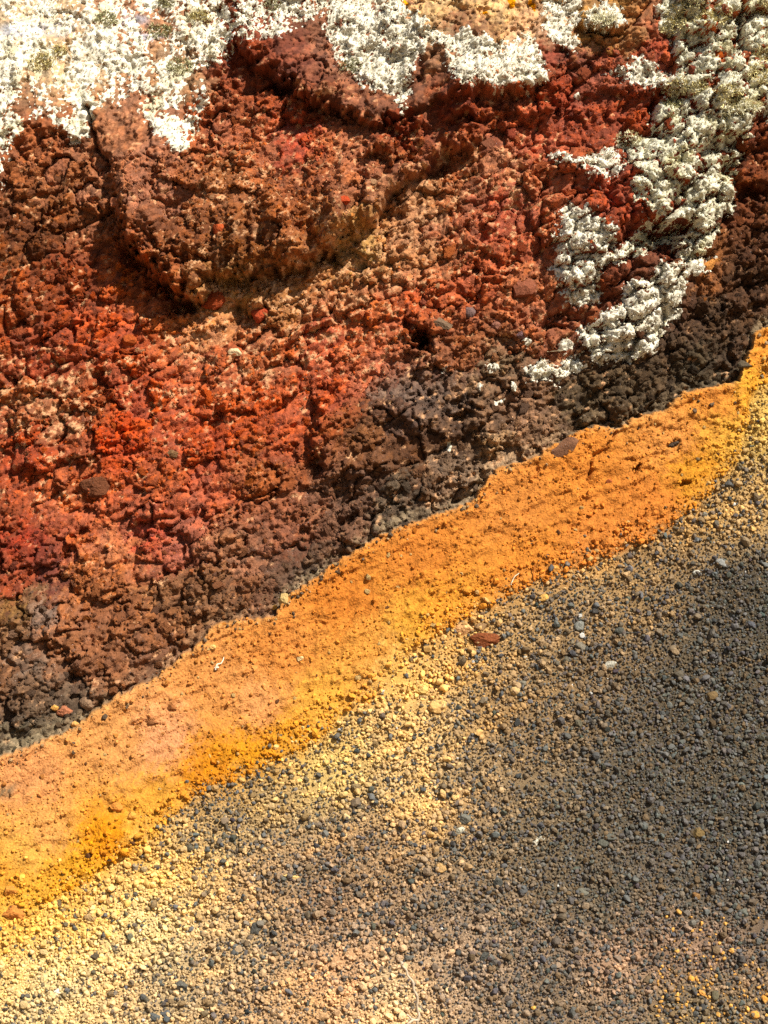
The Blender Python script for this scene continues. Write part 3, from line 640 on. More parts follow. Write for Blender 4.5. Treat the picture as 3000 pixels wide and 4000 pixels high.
def lap_colour(u, v, r):
    n = len(u)
    u2 = u + r.normal(0, 60, n); v2 = v + r.normal(0, 45, n)
    pd = csamp(F_PD, u2, v2)[:, 0]
    pd = pd * 1.06 + 0.42 * np.sqrt(np.clip(pd * (1 - pd), 0, 1)) * (fbm((u - .6 * v) / 520, (v + .55 * u) / 110, 301, 3) * 2.2 + fbm(u / 60, v / 60, 303, 2))
    mt = csamp(F_MTX, u2, v2) * ALB * (1 - 0.50 * np.clip(pd, 0, 1))[:, None]
    dk = r.random(n) < pd
    gr = srgb((92, 91, 87))[None] * ALB * r.uniform(0.55, 1.5, (n, 1)) * np.array([1, 1, 1]) + r.normal(0, .004, (n, 3))
    br = srgb((112, 92, 66))[None] * ALB * r.uniform(0.7, 1.3, (n, 1))
    dark = np.where((r.random(n) < 0.78)[:, None], gr, br)
    coat = r.uniform(0.0, 0.6, (n, 1)) * (r.random((n, 1)) < 0.8)
    dark = dark * (1 - coat * 0.55) + mt * coat * 0.55
    mt = mt * (1 - .62 * np.clip(pd, 0, 1)[:, None]) + mt.mean(1, keepdims=True) * np.array([1.06, 1.03, .90]) * .62 * np.clip(pd, 0, 1)[:, None]
    ii_, jj_ = classes(u, v)
    gd = (np.exp(-np.clip(S2[ii_, jj_], 0, None) / 105) * np.clip(.75 + 1.1 * fbm(u / 110, v / 110, 309, 3), 0, 1) * np.clip(1.15 - u / 2600, .25, 1))[:, None]
    mt = mt * (1 - .8 * gd) + srgb((224, 160, 52)) * ALB * .92 * .8 * gd
    light = mt * r.uniform(0.80, 1.5, (n, 1)) * (1 + 0.22 * np.clip(1 - 2.5 * pd, 0, 1))[:, None]
    c = np.where(dk[:, None], dark, light)
    # a few yellow-orange lapilli low on the right, pale ones anywhere
    om = (u > 2560) & (v > 3560) & (r.random(n) < 0.15 * np.clip((v - 3500) / 300, 0, 1))
    c = np.where(om[:, None], srgb((226, 168, 84)) * ALB * r.uniform(.8, 1.15, (n, 1)), c)
    wm = r.random(n) < 0.001
    c = np.where(wm[:, None], srgb((205, 200, 190)) * ALB * r.uniform(.8, 1.1, (n, 1)), c)
    return c, dk

def in_lap(u, v, depth=0):
    i, j = classes(u, v); return S2[i, j] > depth
BARE = [(1490, 2035, 60, 14), (1300, 2085, 70, 12), (920, 2085, 60, 16), (750, 2060, 60, 14), (1640, 2000, 40, 14), (860, 1470, 45, 25), (900, 1520, 40, 22), (690, 1690, 40, 24), (1140, 1690, 40, 12)]
def bare(u, v):
    b = np.zeros(len(u))
    for (a_, b_, ru, rv) in BARE:
        b = np.maximum(b, np.exp(-((u - a_ * K) / (ru * K)) ** 2 - ((v - b_ * K + 0.35 * (u - a_ * K)) / (rv * K)) ** 2))
    return b
u, v = jitter_grid(11.7, r_)
m = in_lap(u, v, -190); u, v = u[m], v[m]
i, j = classes(u, v)
dens = np.where(S2[i, j] > 0, sstep(0, 190, S2[i, j]) * 0.25 + 0.82, 0.62 * sstep(-190, 10, S2[i, j]) ** 1.5) + 0.22 * fbm((u - .6 * v) / 180, (v + .55 * u) / 80, 311, 3) - 0.7 * bare(u, v)
keep = r_.random(len(u)) < dens
u, v = u[keep], v[keep]
sz = np.clip(r_.lognormal(np.log(12.6), 0.36, len(u)) * (1 + .3 * fbm((u - .6 * v) / 420, (v + .55 * u) / 90, 307, 3)), 5.5, 36) / 1000
c, dk = lap_colour(u, v, r_)
i, j = classes(u, v)
inash = (S2[i, j] < 10) & (r_.random(len(u)) < .85)
c = np.where(inash[:, None], csamp(F_ASH, u, v) * ALB * r_.uniform(.85, 1.2, (len(u), 1)), c)
pl = place(u, v, -sz * r_.uniform(-0.1, 0.6, len(u)))
big = sz > .0185
scatter_mesh('gravel', M_PEB, layers['lap'], pl[big], sz[big], c[big], mid_shapes, r_, 0.6)
scatter_mesh('fine_gravel', M_PEB, layers['lap'], pl[~big], sz[~big], c[~big], small_shapes, r_, 0.6, cull=False)
u, v = jitter_grid(15.0, r_); m = in_lap(u, v, -35); u, v = u[m], v[m]
keep = r_.random(len(u)) < 0.35; u, v = u[keep], v[keep]
sz = r_.uniform(4.5, 9, len(u)) / 1000
c, dk = lap_colour(u, v, r_)
scatter_mesh('grit', M_PEB, layers['lap'], place(u, v, -sz * 0.1), sz, c, small_shapes, r_, cull=False)
u, v = jitter_grid(19, r_, -900, 3900, 900, 4500); m = in_lap(u, v, 10) & ((u < -125) | (u > 3120) | (v > 4120)); u, v = u[m], v[m]
sz = np.clip(r_.lognormal(np.log(17), 0.36, len(u)), 8, 40) / 1000
c, dk = lap_colour(u, v, r_)
scatter_mesh('coarse_gravel', M_PEB, layers['lap'], place(u, v, -sz * 0.15), sz, c, small_shapes, r_, cull=False)
# the largest pebbles, one object each
cand_u, cand_v = jitter_grid(52, r_, 20, 2980, 60, 3980); m = in_lap(cand_u, cand_v, 40); cand_u, cand_v = cand_u[m], cand_v[m]
sel = r_.permutation(len(cand_u))[:240]; u, v = cand_u[sel], cand_v[sel]
sz = np.clip(r_.lognormal(np.log(22), .2, len(u)), 17, 34) / 1000
c, dk = lap_colour(u, v, r_)
pieces('pebble', M_STO, layers['lap'], place(u, v, -sz * 0.25), sz, c, big_shapes, r_)

# ------------------------------------------------------------------ scoria pieces
r_ = np.random.default_rng(23)
clast_small = [stone_shape(2, r_, 5, 4, 0.10) for _ in range(14)]
crumb_shapes = [stone_shape(1, r_, 2, 0, 0.2) for _ in range(14)]
clast_big = [stone_shape(3, r_, 6, 8, 0.065) for _ in range(12)]
def clast_colour(u, v, r):
    n = len(u)
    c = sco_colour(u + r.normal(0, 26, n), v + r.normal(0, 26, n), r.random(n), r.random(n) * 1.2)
    d = (r.random(n) < np.clip(csamp(F_DU, u, v)[:, 0] - .12, 0, 1) * 0.8)[:, None] * r.uniform(0.5, 0.9, (n, 1))
    return c * (1 - d) + DUSTC * ALB * d
def clasts(key, mask, n_big, sp, small_lo, small_hi, big_lo, big_hi, frac=0.5):
    u, v = jitter_grid(sp, r_); i, j = classes(u, v)
    m = mask[i, j] & (r_.random(len(u)) < frac * 1.25 * np.clip(fine[i, j], .15, 1.1)); u, v = u[m], v[m]
    sz = np.clip(r_.lognormal(np.log(small_lo * 1.4), 0.36, len(u)), small_lo, small_hi) / 1000
    c = clast_colour(u, v, r_); big = sz > .0175; pl = place(u, v, -sz * r_.uniform(-.15, .25, len(u)))
    scatter_mesh('rubble', M_SCO, layers[key], pl[big], sz[big], c[big], clast_small, r_)
    scatter_mesh('crumbs', M_SCO, layers[key], pl[~big], sz[~big], c[~big], crumb_shapes, r_, cull=False)
    cu_, cv_ = jitter_grid(68, r_, 10, 2990, 10, 3990); i, j = classes(cu_, cv_)
    m = mask[i, j]; cu_, cv_ = cu_[m], cv_[m]; s = r_.permutation(len(cu_))[:n_big]; u, v = cu_[s], cv_[s]
    sz = np.clip(r_.lognormal(np.log(big_lo * 1.25), 0.33, len(u)), big_lo, big_hi) / 1000
    pieces('clast', M_CLO, layers[key], place(u, v, sz * 0.12), sz, clast_colour(u, v, r_), clast_big, r_, 0.6)
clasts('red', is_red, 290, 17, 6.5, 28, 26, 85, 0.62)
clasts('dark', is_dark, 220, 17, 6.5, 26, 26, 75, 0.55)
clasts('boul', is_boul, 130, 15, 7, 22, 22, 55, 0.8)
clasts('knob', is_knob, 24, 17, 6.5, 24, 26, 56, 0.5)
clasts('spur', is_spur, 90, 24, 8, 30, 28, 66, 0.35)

# crumbs on the ash
r_ = np.random.default_rng(31)
u, v = jitter_grid(17, r_); i, j = classes(u, v); m = is_ash[i, j] & (r_.random(len(u)) < 0.5 + 1.3 * fbm(u / 130, v / 130, 321, 3) + 0.25 * sstep(-150, 0, S2[i, j])); u, v = u[m], v[m]
sz = np.clip(r_.lognormal(np.log(6.6), 0.5, len(u)), 4, 20) / 1000
c = csamp(F_ASH, u + r_.normal(0, 20, len(u)), v + r_.normal(0, 20, len(u))) * ALB * np.array([.96, 1.0, 1.25]) * r_.uniform(.85, 1.3, (len(u), 1))
scatter_mesh('crumbs', M_ASH, layers['ash'], place(u, v, -sz * 0.22), sz, c, small_shapes, r_, cull=False)
cu_, cv_ = jitter_grid(70, r_, 20, 2980, 20, 3980); i, j = classes(cu_, cv_); m = is_ash[i, j]; cu_, cv_ = cu_[m], cv_[m]; s = r_.permutation(len(cu_))[:240]; u, v = cu_[s], cv_[s]
sz = np.clip(r_.lognormal(np.log(15), 0.3, len(u)), 10, 30) / 1000
c = csamp(F_ASH, u, v) * ALB * r_.uniform(.85, 1.15, (len(u), 1)); pale = (r_.random(len(u)) < .25)[:, None]
c = np.where(pale, srgb((230, 190, 120)) * ALB, c); drk = (r_.random(len(u)) < .06)[:, None]; c = np.where(drk, srgb((130, 85, 50)) * ALB, c)
pieces('lump', M_CLO, layers['ash'], place(u, v, sz * 0.05), sz, c, mid_shapes, r_)

# dark crumbs fallen over the top of the ash
u, v = jitter_grid(15, r_); i, j = classes(u, v); m = (S1[i, j] > -4) & (S1[i, j] < 120) & is_ash[i, j] & (r_.random(len(u)) < 0.42 * np.exp(-np.clip(S1[i, j], 0, None) / 26) * (0.4 + 1.6 * sstep(-.1, .3, fbm(u / 120, v / 120, 331, 2)))); u, v = u[m], v[m]
sz = np.clip(r_.lognormal(np.log(9), 0.45, len(u)), 5, 26) / 1000
c = np.where((r_.random(len(u)) < .6)[:, None], srgb((104, 84, 64)), srgb((178, 142, 98))) * ALB * r_.uniform(.6, 1.3, (len(u), 1))
scatter_mesh('fallen_crumbs', M_SCO, layers['ash'], place(u, v, -sz * 0.2), sz, c, small_shapes, r_, cull=False)

# ------------------------------------------------------------------ lichen crusts
LICH = [
 ('white and tan lichen sheet covering the rim rock at upper left', [(0, -60), (460, -60), (520, 60), (505, 110), (470, 150), (455, 230), (430, 290), (402, 340), (345, 305), (300, 262), (240, 232), (205, 242), (192, 305), (150, 315), (120, 275), (60, 272), (24, 312), (30, 345), (8, 405), (-60, 420), (-60, -60)], .545, 3.5),
 ('patchy white lichen above the dark hollow at the top rim', [(500, -60), (715, -60), (730, 30), (690, 55), (640, 66), (600, 92), (545, 112), (505, 75)], .55, 8),
 ('thick white lichen draped over the block above the shaded overhang', [(715, -60), (855, -60), (885, 25), (960, 92), (1010, 66), (1085, 112), (1140, 66), (1180, 150), (1192, 186), (1150, 202), (1100, 190), (1050, 200), (985, 205), (960, 180), (950, 122), (932, 108), (905, 148), (885, 190), (884, 240), (866, 266), (850, 220), (782, 192), (722, 132), (700, 70)], .69, 8),
 ('white lichen cushion left of the dark slot at the top edge', [(1175, -60), (1258, -60), (1256, 60), (1240, 108), (1200, 112), (1160, 70)], .68, 8),
 ('pale lichen crust on the small ledge above the black slot', [(1262, 10), (1300, 8), (1345, 25), (1352, 55), (1320, 66), (1262, 68)], .78, 9),
 ('white lichen on the narrow shelf in the red layer', [(1292, 160), (1345, 148), (1362, 126), (1400, 134), (1422, 150), (1466, 162), (1462, 198), (1402, 200), (1372, 188), (1330, 166)], .75, 8),
 ('large mass of pale lichen covering the lumpy spur', [(1425, -60), (1760, -60), (1760, 270), (1625, 272), (1600, 355), (1572, 402), (1578, 445), (1548, 505), (1512, 562), (1462, 584), (1440, 532), (1382, 562), (1342, 572), (1330, 532), (1392, 482), (1342, 432), (1352, 402), (1372, 382), (1342, 372), (1332, 322), (1392, 282), (1402, 242), (1452, 182), (1442, 102), (1412, 42)], .75, 9),
 ('white lichen strip on the spur edge beside the red layer', [(1172, 340), (1212, 322), (1242, 345), (1292, 328), (1332, 308), (1345, 362), (1320, 402), (1272, 384), (1242, 362), (1202, 362)], .68, 8),
 ('tall white lichen clump standing beside the red layer', [(1205, 462), (1225, 436), (1252, 440), (1292, 480), (1322, 500), (1335, 562), (1292, 592), (1302, 642), (1252, 664), (1214, 652), (1188, 572), (1200, 502)], .76, 9),
 ('broad white lichen clump on the dark scoria at spur foot', [(1248, 702), (1300, 680), (1338, 652), (1338, 620), (1402, 600), (1422, 572), (1490, 558), (1542, 560), (1522, 586), (1482, 602), (1472, 690), (1440, 702), (1412, 762), (1350, 784), (1280, 784), (1250, 742)], .76, 9),
 ('long low white lichen clump tailing off above the grey scoria', [(1128, 792), (1162, 778), (1200, 782), (1250, 758), (1268, 790), (1212, 824), (1140, 822)], .75, 8),
 ('small round white lichen spot on the brown shelf', [(1046, 792), (1068, 782), (1080, 798), (1060, 808), (1048, 802)], .95, 9),
 ('tiny white lichen dot left of the round spot', [(952, 797), (964, 796), (964, 806), (954, 806)], 1.05, 8),
 ('slanted white lichen fleck on the dark grey ledge', [(1026, 842), (1034, 828), (1042, 830), (1038, 846)], 1.05, 8),
 ('narrow upright white lichen fleck on the dark layer', [(1102, 826), (1112, 824), (1114, 848), (1104, 850)], .95, 7),
 ('faint scattered white lichen specks below the narrow fleck', [(1062, 868), (1090, 862), (1090, 876), (1066, 880)], .7, 7),
 ('cream lichen patch on red scoria below purple stone', [(1128, 736), (1140, 728), (1150, 740), (1138, 752)], .95, 8),
 ('white lichen bits beside the straw stem', [(1204, 742), (1220, 728), (1240, 740), (1240, 758), (1206, 762)], .68, 8),
 ('cream upright flake on dark scoria above the orange notch', [(964, 952), (974, 950), (974, 974), (966, 976)], 1.05, 8),
 ('white lichen fragments on the right edge of the frame', [(1640, 215), (1680, 210), (1680, 250), (1640, 250)], .9, 12),
 ('small white lichen tuft spots on the red shelf', [(1240, 200), (1252, 196), (1256, 210), (1242, 212)], .95, 8),
]
lich_t = np.full(X.shape, -9.0); lich_id = np.full(X.shape, -1)
n_big = fbm(X1000 / 75, Z1000 / 75, 201, 4, 0.6); n_fine = fbm(X1000 / 19, Z1000 / 19, 211, 3, 0.75)
lf1, lf2, _, _, lr = worley(X1000 / 21 + 0.25 * n_big, Z1000 / 21, 205)
lf1b, _, _, _, lrb = worley(X1000 / 11, Z1000 / 11, 207)
ldome = np.sqrt(np.clip(1 - (lf1 / .8) ** 2, 0, 1)); ldomeb = np.sqrt(np.clip(1 - (lf1b / .8) ** 2, 0, 1))
Ul = U + 0.9 * w1 + 2 * w3; Vl = V + 0.9 * w2 - 2 * w3
for k, (lab, P, dens, th) in enumerate(LICH):
    P = np.array(P, float) * K
    small = (P.max(0) - P.min(0)).max() < 90
    uu, vv = (U + 0.25 * w1 + w3, V + 0.25 * w2 - w3) if small else (Ul, Vl)
    sd = poly_sd(P, uu, vv, 90)
    soft = 10 if small else 34
    s = sstep(-soft, soft, sd) * dens
    t = (s - 0.5) * 2.0 + 0.95 * n_big * (0.4 if small else 1) + (0.5 if small else .8 if k == 0 else 1.15) * n_fine + 0.5 * (lrb - .5) + (0.7 * fbm(X1000 / 210, Z1000 / 210, 231, 2) if k == 0 else 0) - (0.5 * (1 - k0) + .3 * (1 - kB) if k == 6 else 0)
    t = np.where(sd < -2.2 * soft, -9, t)
    t = np.where(t > 0, np.clip(t * 2.6, 0, 1) * (th * (0.35 + 0.55 * ldome * (.4 + .8 * lr)) + 0.22 * th * ldomeb), t * 12)
    m = t > lich_t; lich_t = np.where(m, t, lich_t); lich_id = np.where(m & (t > -3), k, lich_id)
lich_t = np.maximum(lich_t, -6)
LP = POS.copy(); LP[..., 1] -= (lich_t + 0.6) / 1000 * 0.95; LP[..., 2] += lich_t / 1000 * 0.25
lw = np.clip(0.5 + 0.5 * n_big + 0.25 * (lrb - .5), 0, 1)[..., None]
lst = sstep(0.1, 0.6, -n_fine + 0.5 * (lrb - .5))[..., None] * 0.6 * np.where(lich_id == 0, .5, 1)[..., None]
lcol = (srgb((246, 240, 222)) * lw + srgb((214, 202, 172)) * (1 - lw)) * np.where(lich_id == 0, .92, .82)[..., None] * (0.8 + 0.25 * lr[..., None])
lcol = lcol * (1 - lst) + srgb((176, 158, 124)) * .8 * lst
# greyer, yellower growth in the upper left and on the spur
g1 = (sstep(0.05, 0.5, fbm(X1000 / 120, Z1000 / 120, 221, 3)) * ((lich_id == 0) | (lich_id == 6)))[..., None] * 0.75
lcol = lcol * (1 - g1) + srgb((200, 188, 146)) * 0.82 * g1
lcol = np.where((lich_id == 6)[..., None], lcol * np.array([.93, .95, .90]), lcol)
crusts = {}; lrng = np.random.default_rng(91)
for k, (lab, P, dens, th) in enumerate(LICH):
    vm = (lich_id == k) & (lich_t > -1.5)
    fm = (vm[:-1, :-1] | vm[1:, :-1] | vm[:-1, 1:] | vm[1:, 1:]) & (lich_id[:-1, :-1] == k)
    if fm.sum() < 2: print('no lichen', lab); continue
    co, f, c = grid_subset(fm, LP, lcol)
    o = obj_np('lichen_crust', co, f, M_LIC, c, recentre=True)
    tag(o, lab, 'lichen', 'pale lichen crusts on the rock face'); crusts[k] = o
    vi, vj = np.nonzero((lich_id == k) & (lich_t > 0.2) & (np.abs(X) < 1.75) & (Z < 4.4))
    n = int(len(vi) * (.16 if k == 0 else .42))
    if n < 12: continue
    pk = lrng.integers(0, len(vi), n); b_ = LP[vi[pk], vj[pk]] + lrng.normal(0, .002, (n, 3))
    nn = NRM[vi[pk], vj[pk]] * .6 + lrng.normal(0, .6, (n, 3)) + np.array([0, -.5, .1]); nn /= np.linalg.norm(nn, axis=1, keepdims=True)
    sd_ = np.cross(nn, lrng.normal(size=(n, 3))); sd_ /= np.linalg.norm(sd_, axis=1, keepdims=True)
    L = lrng.uniform(3.5, 10.5, (n, 1)) / 1000; w_ = lrng.uniform(1.6, 4.5, (n, 1)) / 1000
    fold = np.cross(nn, sd_)
    co = np.stack([b_ - sd_ * w_ * .5, b_ + sd_ * w_ * .5, b_ + nn * L * .7 + sd_ * w_ + fold * L * .3, b_ + nn * L - sd_ * w_ * .8 + fold * L * .5], 1).reshape(-1, 3)
    f = (np.array([[0, 1, 2], [0, 2, 3]])[None] + (np.arange(n) * 4)[:, None, None]).reshape(-1, 3)
    cl = lcol[vi[pk], vj[pk]] * lrng.uniform(.75, 1.12, (n, 1)); ol = (lrng.random((n, 1)) < (.25 if k in (0, 6) else .1)); cl = np.where(ol, srgb((190, 178, 132)) * .8 * lrng.uniform(.8, 1.1, (n, 1)), cl)
    fo = obj_np('flakes', co - np.array(o.location), f, M_LIC, np.repeat(np.clip(cl, 0, .88), 4, 0), o, smooth=False); fo['kind'] = 'stuff'

# orange lichen spots
ORANGE = [('largest orange lichen spot on the tan rock at top', [(1093, 2), (1108, 0), (1112, 14), (1106, 27), (1096, 22)]), ('narrow orange lichen spot right of the largest one', [(1138, 12), (1152, 18), (1156, 30), (1142, 24)]),
          ('small orange lichen dot below the pair', [(1040, 32), (1050, 34), (1050, 40), (1042, 40)]), ('pale orange lichen smear on white crust at top', [(862, 4), (876, 6), (884, 18), (870, 18)])]
for lab, P in ORANGE:
    sd = poly_sd(np.array(P, float) * K, U + w3, V - w3, 60)
    t = sd / 6 + 0.7 * n_fine + .2
    t = np.where(t > 0, np.clip(t, 0, 1) * (2.5 + 3 * ldomeb) + np.clip(lich_t, 0, 30), -4)
    op = POS.copy(); op[..., 1] -= (t + 0.4) / 1000
    vm = sd > -16; fm = vm[:-1, :-1] & vm[1:, 1:]
    co, f, c = grid_subset(fm, op, np.broadcast_to(srgb((240, 160, 22)) * .8, POS.shape) * (0.8 + 0.3 * lrb[..., None]))
    tag(obj_np('orange_lichen', co, f, M_LIC, c, recentre=True), lab, 'lichen', 'orange lichen spots at the top')

# shrubby lichen tufts
r_ = np.random.default_rng(47)
def tuft(u, v, rad, label, colr, n=260, ln=(10, 26)):
    a = r_.uniform(0, 6.283, n); rr = np.sqrt(r_.random(n)) * rad
    uu = u + rr * np.cos(a) * 1.25; vv = v + rr * np.sin(a) * .8
    x, z = to_xz(uu, vv); y = gsamp(Y, x, z) - np.clip(gsamp(lich_t, x, z), 0, 30) / 1000
    b = np.stack([x, y + 0.003, z], -1)
    d = gsamp(NRM, x, z) * 0.5 + np.array([0, -0.8, 0.15]) + r_.normal(0, 0.55, (n, 3)); d /= np.linalg.norm(d, axis=1, keepdims=True)
    L = r_.uniform(*ln, n)[:, None] / 1000; w = r_.uniform(1.2, 2.6, n)[:, None] / 1000
    side = np.cross(d, r_.normal(size=(n, 3))); side /= np.linalg.norm(side, axis=1, keepdims=True)
    mid = b + d * L * 0.55; tip = b + d * L + np.array([0, 0, -1]) * L * 0.15 + side * L * r_.normal(0, .25, (n, 1))
    fork = mid + (d + side * r_.choice([-1, 1], (n, 1)) * .8) * L * .4
    co = np.stack([b - side * w * .6, b + side * w * .6, mid - side * w, mid + side * w, tip, fork], 1).reshape(-1, 3)
    f = np.array([[0, 1, 3], [0, 3, 2], [2, 3, 4], [2, 3, 5]])[None] + (np.arange(n) * 6)[:, None, None]
    o = obj_np('lichen_tuft', co, f.reshape(-1, 3), M_TUF, None, recentre=True, smooth=False)
    o.color = (*np.clip(srgb(colr) * 1.05, 0, .85), 1)
    tag(o, label, 'lichen', 'shrubby lichen tufts')
TY = (206, 192, 138); TG = (178, 172, 130); TW = (222, 214, 176)
for (a, b, rad, lab, cl, n) in (
    (232, 45, 34, 'olive shrubby lichen tuft high on the left lichen sheet', TG, 260), (345, 68, 38, 'olive lichen tuft beside the pale blue streak', TG, 280), (390, 145, 40, 'hanging olive lichen tuft on the vertical rock rib', TG, 320),
    (90, 135, 44, 'broad yellowish lichen tuft low on the left sheet', TY, 320), (435, 38, 32, 'yellowish lichen tuft near the top of the rib', TY, 240), (130, 110, 24, 'small yellow lichen tuft right of the broad one', TY, 150), (360, 8, 26, 'dark olive lichen tuft cut by the top edge', TG, 160),
    (760, 150, 34, 'grey green lichen tuft in the shade of the white block', (150, 146, 110), 220), (590, 15, 26, 'grey lichen tuft above the dark hollow', (160, 152, 116), 170),
    (1300, 55, 40, 'pale lichen fringe hanging over the black slot', TW, 420), (1475, 40, 56, 'large yellow green lichen tuft at the top of the spur', TY, 480), (1535, 50, 46, 'yellow green lichen tuft beside the red fissure', TY, 380), (1490, 15, 44, 'bushy lichen tuft at the very top of the spur', TG, 340),
    (1450, 65, 40, 'lichen tuft on the left shoulder of the spur', TY, 300), (1455, 200, 34, 'shaggy lichen tuft on the spur edge above the red layer', TY, 260), (1450, 232, 30, 'shaded lichen tuft below the shoulder of the spur', TG, 220), (1500, 205, 30, 'small lichen tuft in the middle of the spur', TY, 200),
    (1560, 225, 46, 'wide yellowish lichen tuft across the spur centre', TY, 380), (1632, 175, 46, 'yellow green lichen tuft near the right edge', TY, 360), (1640, 130, 34, 'upper lichen tuft near the right edge', TY, 240), (1355, 305, 40, 'shrubby lichen tuft at the lower left spur margin', TW, 320), (1645, 30, 40, 'lichen tuft in the top right corner', TY, 260),
    (1565, 255, 34, 'lichen tuft over the dark gap in the spur', TW, 240), (1610, 245, 30, 'pale lichen tuft beside the right white fragments', TW, 220)):
    tuft(a * K, b * K, rad, lab, cl, n)

